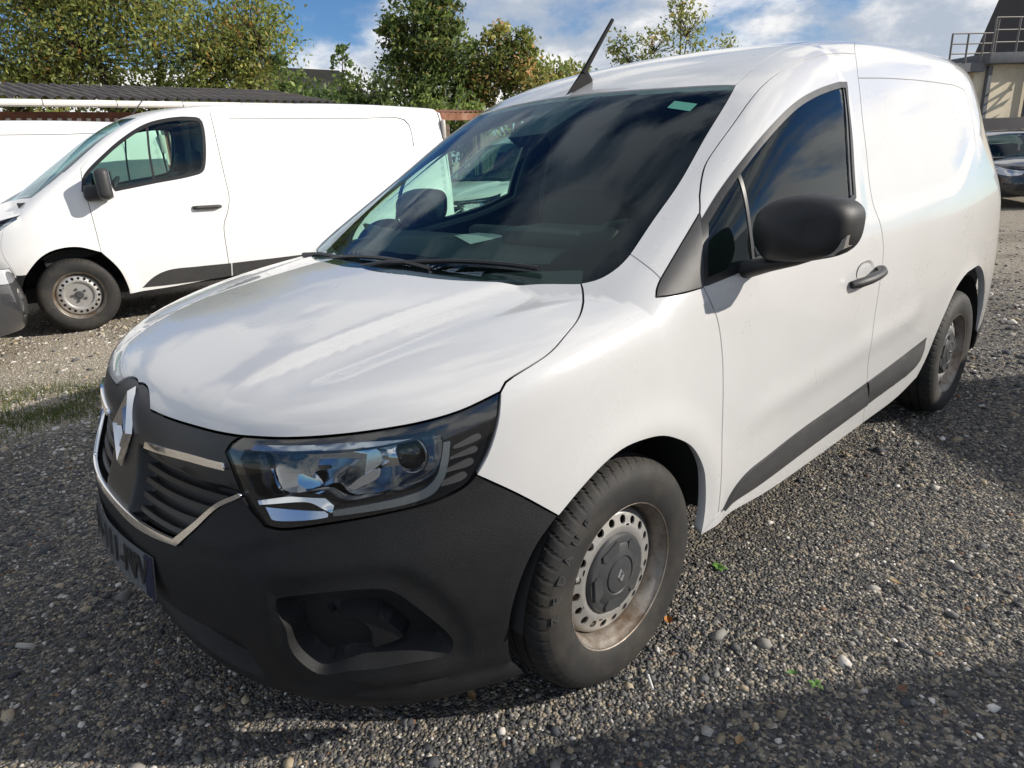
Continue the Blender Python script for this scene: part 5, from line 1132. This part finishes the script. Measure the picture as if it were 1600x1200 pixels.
def stones():
    """loose gravel lying on the yard, thinning out with distance"""
    pts = []; cx, cy = 1.24, 1.85; a0 = -2.3083
    for r0, r1, dens in ((.7,2.6,8600),(2.6,3.8,5200),(3.8,5.5,2300),(5.5,8.5,620),(8.5,13,140)):
        A = 1.75; area = .5*A*(r1*r1-r0*r0); k = int(area*dens); r = np.sqrt(rng.uniform(r0*r0, r1*r1, k)); a = a0+rng.uniform(-A/2, A/2, k)
        q = np.stack([cx+r*np.cos(a), cy+r*np.sin(a), r], 1); pts.append(q)
    P = np.vstack(pts)
    # wheel tracks and patches lie thinner; sand-coloured stones dominate on the far side
    nz = np.sin(P[:,0]*2.3+1)*np.sin(P[:,1]*1.9)+.5*np.sin(P[:,0]*5.1)*np.sin(P[:,1]*4.3+2); n2 = np.sin(P[:,0]*.9+P[:,1]*1.3+.5)*np.sin(P[:,0]*1.7-P[:,1]*.8); P = P[rng.uniform(-1.6,1.5,len(P)) < nz*.8+n2*1.0+.85]
    inn = (np.abs(P[:,1]) < .7) & (P[:,0] < .5) & (P[:,0] > -3.3); P = P[~inn]
    k = len(P); s = np.exp(rng.normal(math.log(.0041), .46, k)); s = np.clip(s, .002, .020)*np.clip(P[:,2]/3.2, .92, 2.)
    big = rng.random(k) < .016; s[big] *= rng.uniform(1.7,3.4,big.sum())
    sc = np.stack([s*rng.uniform(.8,1.45,k), s*rng.uniform(.7,1.1,k), s*rng.uniform(.38,.68,k)], 1)
    az = rng.uniform(0, 2*math.pi, k); tl_ = rng.normal(0, .35, k)
    V = ICV[None]*(1+rng.uniform(-.34,.30,(k,12,1)))
    V = V*sc[:,None]; c, s_ = np.cos(tl_)[:,None], np.sin(tl_)[:,None]; y = V[...,1]*c-V[...,2]*s_; z = V[...,1]*s_+V[...,2]*c
    ca, sa = np.cos(az)[:,None], np.sin(az)[:,None]; X = V[...,0]*ca-y*sa; Y = V[...,0]*sa+y*ca
    gz = np.sin(P[:,0]*1.7+P[:,1]*.6)*np.sin(P[:,1]*2.1-P[:,0]*.4)*.006+np.sin(P[:,0]*4.1)*np.sin(P[:,1]*3.7+1)*.003-.008
    V = np.stack([X+P[:,0:1], Y+P[:,1:2], z+(gz+sc[:,2]*.12)[:,None]], -1).reshape(-1,3)
    F = (ICF[None]+12*np.arange(k)[:,None,None]).reshape(-1,3)
    pal = np.array([(.055,.057,.064),(.088,.089,.092),(.13,.128,.122),(.19,.18,.164),(.32,.265,.185),(.44,.41,.37),(.62,.59,.54),(.20,.12,.075)])
    pr = np.array([.22,.25,.21,.15,.075,.055,.018,.022]); far = np.clip((-P[:,1]-1.6+.5*np.sin(P[:,0]*3))/1.2, 0, 1)
    ci = rng.choice(len(pal), k, p=pr/pr.sum()); fi = rng.choice(len(pal), k, p=np.array([.0,.02,.08,.20,.32,.26,.10,.02]))
    ci = np.where(rng.random(k) < far, fi, ci); ci = np.where(big & (rng.random(k) < .5), rng.choice([3,4,5], k), ci)
    C = np.repeat(pal[ci]*rng.uniform(.75,1.3,(k,1)), 12, 0)
    me = big_mesh('gravel', V, F, C); tag(link('gravel', me, attr_mat('stone')), 'loose grey and beige gravel covering the yard', 'gravel', kind='stuff')
stones()
# ---------------------------------------------------------------- plants
LEAF = attr_mat('leaf', .5, .5, .4)
BARK = pbr('bark', (.075,.06,.045), .9, noise=.35, nscale=9., bump=.8, bscale=40.)
def leaves_arr(c, size, nrm_up=.3):
    k = len(c); a = rng.normal(size=(k,3)); a /= np.linalg.norm(a, axis=1, keepdims=True); b = rng.normal(size=(k,3)); b[:,2] += nrm_up; b = np.cross(a, b); b /= np.linalg.norm(b, axis=1, keepdims=True)
    s = size*rng.uniform(.6,1.35,(k,1)); n = np.cross(a, b)
    V = np.stack([c-a*s, c+b*s*.48+n*s*.12, c+a*s, c-b*s*.48+n*s*.12], 1); F = np.arange(4*k).reshape(k,4); return V.reshape(-1,3), F
def limb(bm, p0, p1, r0, r1, bend, n=5):
    p0, p1 = Vector(p0), Vector(p1); off = Vector(rng.normal(0, bend, 3)); tube(bm, [p0.lerp(p1, t)+off*math.sin(math.pi*t) for t in np.linspace(0,1,n)], [r0+(r1-r0)*t for t in np.linspace(0,1,n)], 7)
def tree(name, base, h, blobs, nleaf, size, pal, pw, label, cat='tree', group=None, tr=.16, sparse=1., trunkz=.35):
    """blobs: (dx, dy, z, rx, rz) lumps that the crown's twigs fill"""
    o = empty(name, base); tag(o, label, cat, group)
    tips = []; bm = bmesh.new(); fork = Vector((rng.normal(0,.1), rng.normal(0,.1), h*trunkz)); limb(bm, (0,0,-.3), fork, tr, tr*.75, .08, 6)
    tot = sum(b[3]**2*b[4] for b in blobs)
    for dx, dy, z, rx, rz in blobs:
        c = Vector((dx, dy, z)); limb(bm, fork, c-Vector((0,0,rz*.2)), tr*.6, tr*.22, rx*.12)
        k = max(6, int(60*sparse*(rx**2*rz/tot)**.6*2))
        for _ in range(k):
            d = rng.normal(size=3); d /= np.linalg.norm(d); d[2] = d[2]*.9+.12; rr = rng.uniform(.45,1.)**.5
            tp = np.array(c)+d*np.array([rx,rx,rz])*rr; tips.append((tp, rx))
            if rng.random() < .55: limb(bm, c-Vector((0,0,rz*.2))*rng.random(), tp, tr*.16, .006, rx*.06, 4)
    me = bpy.data.meshes.new('trunk'); bm.to_mesh(me); bm.free(); autosmooth(me, 60); link('trunk', me, BARK, o)
    T = np.array([t for t, _ in tips]); rad = np.array([r for _, r in tips])*.26
    w = rng.gamma(2., 1., len(T)); idx = rng.choice(len(T), nleaf, p=w/w.sum()); c = T[idx]+rng.normal(size=(nleaf,3))*rad[idx][:,None]*np.array([1,1,.75])
    V, F = leaves_arr(c, size); pal = np.array(pal); tone = rng.choice(len(pal), len(T), p=np.array(pw)/sum(pw))
    pal = pal*(1.5 if pal.mean() > .1 else 2.7); pick = np.where(rng.random(nleaf) < .65, tone[idx], rng.choice(len(pal), nleaf, p=np.array(pw)/sum(pw))); lum = rng.uniform(.65,1.4,len(T))[idx][:,None]; C = np.repeat(pal[pick]*lum*rng.uniform(.8,1.2,(nleaf,1)), 4, 0)
    link('crown', big_mesh('crown', V, F, C), LEAF, o); return o
OL = [(.13,.165,.042),(.18,.205,.055),(.22,.225,.06),(.09,.125,.036),(.25,.21,.06),(.32,.17,.05)]
def rb(n, sx, sy, z0, z1, r0, r1):
    return [(rng.uniform(-sx,sx), rng.uniform(-sy,sy), rng.uniform(z0,z1), rng.uniform(r0,r1), rng.uniform(r0,r1)*.8) for _ in range(n)]
tree('broad_tree', (-7.2,-26.2,0), 9., [(-1.8,1.6,5.2,2.2,1.7),(1.2,-1.2,5.6,2.3,2.0),(3.0,-2.6,4.9,1.8,1.4),(0,0,7.4,2.3,1.8),(-2.6,2.2,3.7,1.7,1.3),(-3.2,2.9,5.6,1.3,1.5),(2.2,-2.0,7.2,1.9,1.5),(-.6,.4,3.2,2.0,1.1)], 36000, .085, OL, [3,4,3,1.5,1.0,.25], 'broad yellow-green tree rising behind the corrugated shed roof', tr=.28, sparse=4.)
tree('broad_tree', (-2.2,-30.5,0), 8., [(0,0,4.6,2.4,1.8),(-1.8,1.6,3.7,1.8,1.3),(1.8,-1.8,5.2,1.9,1.6),(0.4,-.4,6.6,1.6,1.3),(-2.6,2.4,4.4,1.5,1.2)], 6500, .085, [(.19,.19,.06),(.24,.23,.08),(.15,.165,.05),(.28,.24,.10),(.12,.14,.045)], [3,3,2,1.5,1], 'pale olive tree at the upper left corner, thin with sky between', tr=.2, sparse=1.6)
tree('cherry_tree', (-12.2,-15.9,0), 6.2, [(-.15,.15,4.5,.8,1.0),(.3,-.3,5.0,.7,.9),(-.55,.55,4.0,.7,.8),(.6,-.6,3.9,.6,.7),(-.1,.1,3.2,.9,.7),(.75,-.75,4.7,.4,.7),(-.1,.1,5.6,.45,.7),(-.5,.5,5.2,.4,.6)], 11000, .08, [(.045,.065,.02),(.075,.095,.025),(.10,.115,.03),(.035,.05,.018),(.16,.12,.04)], [3,3,2,2,.6], 'tall dark green tree with separate leaves in the middle of the skyline', tr=.13, sparse=1.6)
tree('cherry_tree', (-14.0,-14.5,0), 5., [(-.1,.1,3.9,.7,.8),(.5,-.5,3.5,.7,.7),(-.5,.5,3.3,.8,.7),(.2,-.2,4.5,.4,.6),(-.4,.4,4.3,.35,.6),(.8,-.8,3.2,.6,.6)], 7500, .075, [(.06,.08,.02),(.10,.105,.028),(.13,.12,.035),(.20,.12,.05),(.04,.055,.018)], [3,3,2,.9,1.5], 'shorter reddish-green tree beside the tall dark green one', tr=.1, sparse=1.4)
tree('hedge_bush', (-9.3,-17.0,0), 4.2, rb(12,1.5,1.2,1.6,3.4,.55,.85)+[(-.4,.4,4.1,.3,.6),(.9,-.9,3.9,.3,.5)], 7500, .085, [(.04,.06,.02),(.065,.09,.025),(.09,.115,.03),(.03,.045,.018)], [3,3,2,2], 'dense green bush behind the rusty shed roof', 'bush', tr=.06, trunkz=.2)
tree('hedge_bush', (-10.6,-16.2,0), 3.9, rb(9,1.0,1.0,1.4,3.3,.5,.75), 5200, .08, [(.035,.05,.02),(.055,.075,.024),(.08,.10,.03),(.03,.04,.018)], [3,3,2,2], 'dark green bush left of the tall dark green tree', 'bush', tr=.05, trunkz=.2)
tree('hedge_bush', (-7.6,-18.4,0), 3.8, rb(8,1.5,1.2,1.4,3.0,.6,.9), 4200, .085, [(.05,.07,.02),(.08,.105,.028),(.11,.13,.035),(.035,.05,.018)], [3,3,2,2], 'lower green bush between the broad tree and the dense bush', 'bush', tr=.06, trunkz=.2)
tree('hedge_bush', (-11.6,-14.0,0), 3.2, rb(8,1.3,1.1,1.2,2.7,.5,.8), 4200, .08, [(.05,.075,.02),(.085,.11,.028),(.11,.135,.035),(.04,.05,.018)], [3,3,2,1], 'light green bush under the tall dark green tree', 'bush', tr=.05, trunkz=.2)
tree('hedge_bush', (-4.0,-19.0,0), 3.2, rb(9,2.2,1.2,1.4,2.9,.6,.9), 4200, .09, [(.06,.08,.02),(.10,.115,.03),(.13,.13,.035),(.16,.13,.045)], [3,3,2,1], 'yellowish bush just above the corrugated shed roof', 'bush', tr=.06, trunkz=.2)
tree('thin_tree', (-27.0,-17.4,0), 7., [(-.3,.3,6.2,.9,1.2),(.7,-.7,5.6,.9,.9),(-1.3,1.3,5.2,.9,.8),(1.5,-1.5,5.3,.7,.8),(-.1,.1,7.1,.5,.7),(1.9,-1.9,6.0,.5,.6)], 1700, .10, OL, [3,3,3,2,1,.2], 'thin sparse tree peeking over the van roof', tr=.1, sparse=1.2)
tree('thin_tree', (-27.0,-24.2,0), 5.9, [(0,0,5.2,.9,.7),(-.8,.8,4.9,.7,.6),(.8,-.8,5.0,.6,.6)], 1100, .13, OL, [3,3,3,2,1,.1], 'small far tree just left of the roof aerial', tr=.08)
# ---------------------------------------------------------------- sheds
pbr('fibre_roof', (.085,.072,.068), .9, noise=.3, nscale=1.6, bump=.5, bscale=30., dirt=((.15,.16,.08), .7, 2.5, .52, .72))
pbr('rust_roof', (.20,.085,.045), .85, noise=.35, nscale=3., bump=.4, bscale=40., dirt=((.34,.22,.16), .7, 3., .5, .7))
pbr('gutter_white', (.72,.70,.66), .5, noise=.06, nscale=4.)
pbr('brick_red', (.23,.10,.065), .9, noise=.3, nscale=6.)
pbr('shutter_white', (.62,.58,.54), .6, noise=.08, nscale=5.)
pbr('old_wood', (.13,.095,.07), .9, noise=.35, nscale=14., bump=.4, bscale=50.)
pbr('pale_green_wall', (.45,.56,.53), .7, noise=.06, nscale=3.)
def shed():
    s = tag(empty('corrugated_shed', (-1.5,-12.8,0)), 'long low shed with mossy grey corrugated roof and white gutter', 'shed')
    x0, x1 = -6.4, 8.; y0, y1 = -11.3, -14.2; z0, z1 = 2.56, 3.04; pitch = .177
    n = int((x1-x0)/pitch*8); xs = np.linspace(x0, x1, n)-(-1.5); m = 10
    V = []; F = []
    for j in range(m):
        t = j/(m-1); y = y0+(y1-y0)*t+12.8; zb = z0+(z1-z0)*t
        lap = .02*((t*3) % 1)
        for x in xs: V.append((x-.9*t*0, y, zb+.030*math.cos(2*math.pi*x/pitch)+lap))
    for j in range(m-1):
        for i in range(n-1): F.append((j*n+i, j*n+i+1, (j+1)*n+i+1, (j+1)*n+i))
    me = mesh('roof', V, F); link('roof', me, M['fibre_roof'], s)
    for k_ in range(14):
        xa = x0+1.5+k_*1.03; bm_obj('gutter', lambda bm: tube(bm, [(xa+.006,y0+12.86,2.475),(xa+1.02,y0+12.86,2.472)], .055, 10), M['gutter_white'], s)
    bm_obj('wall', lambda bm: (box(bm, ((x0+x1)/2+1.5, -.1+.9, 1.2), (x1-x0,.2,2.4)), box(bm, ((x0+x1)/2+1.5, -1.5, 1.2), (x1-x0,.2,2.4)), box(bm, (x0+1.6, -.4, 1.2), (.2,2.2,2.4))), M['brick_red'], s)
    for k_ in range(60):
        xa = -5.2+k_*.14; bm_obj('wall_batten', lambda bm: box(bm, (xa+1.5, .925, 1.15), (.06,.04,2.3)), M['shutter_white'], s)
    bm_obj('end_panel', lambda bm: box(bm, (1.2+1.5+.6, .93, 1.15), (2.6,.06,2.3), .01), M['pale_green_wall'], s)
shed()
def lean_to():
    s = tag(empty('rusty_shed', (-8.4,-12.6,0)), 'low open shed with rust-brown sheet roof behind the vans', 'shed')
    n = 120; xs = np.linspace(-2.1,2.3,n); V = []; F = []
    for j, (y, z) in enumerate(((1.0,2.43),(.3,2.50),(-.6,2.58))):
        for x in xs: V.append((x, y, z+.018*math.cos(2*math.pi*x/.15)+.02*math.sin(x*2)))
    for j in range(2):
        for i in range(n-1): F.append((j*n+i, j*n+i+1, (j+1)*n+i+1, (j+1)*n+i))
    link('roof', mesh('roof', V, F), M['rust_roof'], s)
    bm_obj('eave_board', lambda bm: box(bm, (.1,1.0,2.33), (4.4,.05,.16)), M['rust_roof'], s)
    for k_ in range(30): bm_obj('plank', lambda bm: box(bm, (-2.05+k_*.148, -.45+rng.normal(0,.006), 1.12+rng.normal(0,.015)), (.135,.03,2.2)), M['old_wood'], s)
    for x in (-2.0,-.6,.8,2.2): bm_obj('post', lambda bm: box(bm, (x,.9,1.15), (.12,.12,2.3), .01), M['old_wood'], s)
lean_to()
def fence():
    f = tag(empty('board_fence', (-11.5,-11.9,0)), 'weathered brown board fence right of the rusty shed', 'fence')
    for k_ in range(36): bm_obj('board', lambda bm: box(bm, (-k_*.16+1.2, rng.normal(0,.008), .95+rng.normal(0,.02)), (.145,.03,1.9)), M['old_wood'], f)
fence()
def gable():
    g = tag(empty('far_house', (-14.3,-28.6,0)), 'dark gabled roof showing among the trees behind the sheds', 'house')
    pbr('slate', (.07,.07,.065), .8, noise=.2, nscale=4.); pbr('render_grey', (.3,.29,.26), .9, noise=.1, nscale=2.)
    bm_obj('wall', lambda bm: box(bm, (0,0,1.9), (4.,4.,3.8)), M['render_grey'], g)
    def rf(bm):
        for s in (1,-1): bm.faces.new([bm.verts.new(p) for p in ((-2.3,s*2.4,3.7),(2.3,s*2.4,3.7),(2.3,0,5.5),(-2.3,0,5.5))])
        bmesh.ops.solidify(bm, geom=bm.faces[:], thickness=.12)
    bm_obj('roof', rf, M['slate'], g)
gable()
# ---------------------------------------------------------------- building at the right
pbr('cream_wall', (.66,.58,.43), .85, noise=.1, nscale=.8, dirt=((.25,.22,.17), .5, 1.2, .5, .75)); pbr('concrete', (.13,.135,.145), .85, noise=.2, nscale=3.); pbr('rail_metal', (.16,.15,.14), .5, metal=.5); pbr('dark_tiles', (.035,.03,.03), .7, noise=.25, nscale=8.)
pbr('panel_dark', (.06,.058,.06), .8, noise=.2, nscale=2.)
def building():
    b = tag(empty('terrace_building', (-30.0,-6.3,-.05), R(-32)), 'cream building with roof terrace, metal railings and steep dark roof', 'building')
    q = lambda x, y, z: (-x, y, z)          # x counted to the right along the front, y out of it
    bm_obj('wall', lambda bm: box(bm, q(5.3,-2.2,1.92), (11.2,4.4,3.84)), M['cream_wall'], b)
    bm_obj('wall_pier', lambda bm: box(bm, q(.25,.07,1.9), (.16,.16,3.8)), M['concrete'], b)
    bm_obj('downpipe', lambda bm: tube(bm, [q(2.0,.1,0), q(2.0,.1,3.8)], .06, 8), M['concrete'], b)
    bm_obj('terrace_slab', lambda bm: box(bm, q(5.6,-1.9,4.02), (11.4,4.6,.36), .02), M['concrete'], b)
    bm_obj('yard_wall', lambda bm: box(bm, q(4.,2.2,.95), (12.,.2,2.0), .02), M['panel_dark'], b)
    for x, z0, z1 in ((-1.6,3.9,4.85),(-.95,3.9,4.85),(-.3,3.9,4.85),(.1,4.2,5.35),(.2,4.2,5.3),(1.1,4.2,5.35),(2.0,4.2,5.35),(2.9,4.2,5.35)):
        bm_obj('rail_post', lambda bm: tube(bm, [q(x,.2,z0), q(x,.2,z1)], .035, 6), M['rail_metal'], b)
    for x0, x1, zs in ((-1.6,.1,(4.2,4.52,4.85)),(.1,6.,(4.55,4.95,5.35))):
        for z in zs: bm_obj('rail', lambda bm: tube(bm, [q(x0,.2,z), q(x1,.2,z)], .025, 6), M['rail_metal'], b)
    bm_obj('side_roof', lambda bm: box(bm, q(-1.3,-1.9,3.75), (2.5,4.2,.3)), M['concrete'], b)
    bm_obj('side_wall', lambda bm: box(bm, q(-1.2,-2.1,1.8), (2.2,3.6,3.6)), M['cream_wall'], b)
    bm_obj('roof', lambda bm: prism(bm, [(-3.3,4.22),(-5.1,9.0),(-9.,9.0),(-9.,4.22)], -4.2, -.6), M['dark_tiles'], b)
    sp = Vector(q(1.75,1.1,0)); bm_obj('stair_post', lambda bm: tube(bm, [sp, sp+Vector((0,0,4.9))], .08, 8), M['rail_metal'], b)
    bm_obj('stair_rail', lambda bm: tube(bm, [sp+Vector((1.1*math.cos(a),1.1*math.sin(a)*.9,.95+(a+.6)*.60)) for a in np.linspace(-.6,4.9,40)], .04, 6), M['rail_metal'], b)
    for i in range(16):
        a = -.6+i*.36
        def tread(bm, a=a, i=i):
            w = [sp+Vector((r*math.cos(a+da),r*math.sin(a+da)*.9,.18+i*.225)) for r, da in ((.1,0),(1.05,-.16),(1.05,.16))]
            f = bm.faces.new([bm.verts.new(p) for p in w]); bmesh.ops.solidify(bm, geom=[f], thickness=.04)
        bm_obj('stair_tread', tread, M['concrete'], b)
building()
# ---------------------------------------------------------------- vehicles in the yard
hv = hero_van()
TY = -.1503
def tl(x, y): return (-.2302+x*math.cos(TY)-y*math.sin(TY), -6.4204+x*math.sin(TY)+y*math.cos(TY))
va = transporter(); place(va, *tl(0,0), TY); tag(va, 'white long van behind the foreground van, steel front wheel and grey door trim', 'van')
vb = copy_tree(va); place(vb, *tl(2.7,-2.25), TY); tag(vb, 'white van at the left edge, partly hidden behind the long white van', 'van')
vc = copy_tree(hv); place(vc, -5.4, -6.05, R(4)); tag(vc, 'white small van seen only through the windscreen of the foreground van', 'van')
ca = hatchback(M['dark_paint']); place(ca, -15.9, -1.5, R(30)); tag(ca, 'black car parked by the building at the right edge', 'car')
cb = hatchback(M['grey_paint']); place(cb, 1.24, -5.30, R(183)); tag(cb, 'dark grey car cut off by the left edge', 'car')
vd = copy_tree(va); place(vd, -.55, 7.67, R(58)); tag(vd, 'white van parked outside the right edge whose shadow falls across the lower right corner', 'van')
ve = copy_tree(va); place(ve, -3.7, 7.3, R(58)); tag(ve, 'white van parked outside the right edge whose shadow reaches the rear wheel', 'van')
# ---------------------------------------------------------------- small things on the gravel
def gz(x, y): return math.sin(x*1.7+y*.6)*math.sin(y*2.1-x*.4)*.006+math.sin(x*4.1)*math.sin(y*3.7+1)*.003-.008
pbr('leaf_orange', (.42,.17,.035), .6, noise=.25, nscale=60.); pbr('leaf_tan', (.36,.24,.12), .7, noise=.25, nscale=60.); pbr('leaf_brown', (.17,.09,.05), .7, noise=.25, nscale=60.); pbr('leaf_green', (.10,.22,.04), .55, noise=.25, nscale=60.)
def leaf(x, y, s, rz, mat, label):
    def f(bm):
        out = [(-1,0),(-.6,.38),(-.1,.52),(.4,.36),(.75,.14),(1,0),(.75,-.14),(.4,-.36),(-.1,-.52),(-.6,-.38)]
        v = [bm.verts.new((a*s, b*s, .012+abs(b)*s*.5+(a*a)*s*.25)) for a, b in out]; m = [bm.verts.new((a*s, 0, .010+a*a*s*.25)) for a in (-.6,-.1,.4,.75)]
        up_ = [v[0],v[1],v[2],v[3],v[4],v[5]]; ct = [m[0],m[1],m[2],m[3]]
        bm.faces.new((v[0],m[0],v[1])); bm.faces.new((v[1],m[0],m[1],v[2])); bm.faces.new((v[2],m[1],m[2],v[3])); bm.faces.new((v[3],m[2],m[3],v[4])); bm.faces.new((v[4],m[3],v[5]))
        bm.faces.new((v[0],v[9],m[0])); bm.faces.new((v[9],v[8],m[1],m[0])); bm.faces.new((v[8],v[7],m[2],m[1])); bm.faces.new((v[7],v[6],m[3],m[2])); bm.faces.new((v[6],v[5],m[3]))
        tube(bm, [(-s,0,.012+s*.25),(-1.35*s,.05*s,.008)], .0012, 5)
    o = bm_obj('fallen_leaf', f, M[mat], None, 60); o.location = (x, y, gz(x,y)+.006); o.rotation_euler = (rng.normal(0,.15), rng.normal(0,.15), rz); tag(o, label, 'leaf', 'leaves fallen on the gravel')
leaf(-.26,.86,.026,.8,'leaf_orange','orange dry leaf lying right beside the front tyre')
leaf(-.31,1.225,.016,2.2,'leaf_green','green leaf on the gravel at the edge of the foreground shadow')
leaf(.0,1.24,.020,.3,'leaf_tan','tan curled leaf near the bottom edge of the photo')
leaf(-.93,1.27,.020,1.9,'leaf_tan','pale tan leaf on the sunlit gravel right of the door')
leaf(-.45,1.45,.022,2.9,'leaf_brown','brown leaf inside the foreground shadow at lower right')
leaf(.36,.66,.022,1.1,'leaf_tan','pale leaf in the sun just in front of the bumper corner')
def weed(x, y, s, n, label):
    o = empty('weed', (x, y, gz(x,y))); tag(o, label, 'plant')
    for i in range(n):
        a = 2*math.pi*i/n+rng.uniform(-.4,.4); r = s*rng.uniform(.6,1.1)
        def f(bm):
            L_ = [(0,0,0),(r*.45,0,s*.28),(r*.8,0,s*.30),(r,0,s*.16)]; w = [.1*s,.24*s,.22*s,.01*s]; A = [bm.verts.new((p[0],-q,p[2])) for p, q in zip(L_, w)]; B = [bm.verts.new((p[0],q,p[2])) for p, q in zip(L_, w)]
            for i_ in range(3): bm.faces.new((A[i_],A[i_+1],B[i_+1],B[i_]))
        q = bm_obj('leaf_blade', f, M['leaf_green'], o, 60); q.rotation_euler = (0,0,a)
weed(-.64,.80,.030,6,'tiny green weed growing in the gravel below the sill')
weed(-.33,1.28,.022,5,'tiny green seedling at the lower right shadow edge')
stub = bm_obj('cigarette_end', lambda bm: tube(bm, [(-.024,0,.0),(.024,0,.0)], .0042, 10), pbr('stub_white', (.6,.58,.54), .8, noise=.1), None); stub.location = (-.02,.965,gz(-.02,.965)+.012); stub.rotation_euler = (0,.1,.9); tag(stub, 'white cigarette end lying beside the front tyre', 'litter')
def grass():
    k = 9000; x = rng.normal(.6,.5,k); y = rng.normal(-3.2,.30,k)-.16*(x-.5); m = (np.sin(x*7)*np.sin(y*9)+rng.normal(0,.5,k)) > -.1; x, y = x[m], y[m]; k = len(x)
    h = rng.uniform(.02,.06,k); a = rng.uniform(0,2*math.pi,k); d = np.stack([np.cos(a),np.sin(a)],1); w = .003
    b = np.stack([x,y,np.full(k,-.012)],1); V = np.stack([b+np.c_[-d[:,1]*w,d[:,0]*w,0*x], b+np.c_[d[:,1]*w,-d[:,0]*w,0*x], b+np.c_[d*h[:,None]*.6,h+.006]],1).reshape(-1,3)
    C = np.repeat(np.array([(.07,.11,.02),(.11,.15,.03),(.16,.15,.05)])[rng.integers(0,3,k)],3,0)
    tag(link('grass', big_mesh('grass', V, np.arange(3*k).reshape(k,3), C), LEAF), 'thin grass growing in the gravel left of the van', 'grass', kind='stuff')
grass()
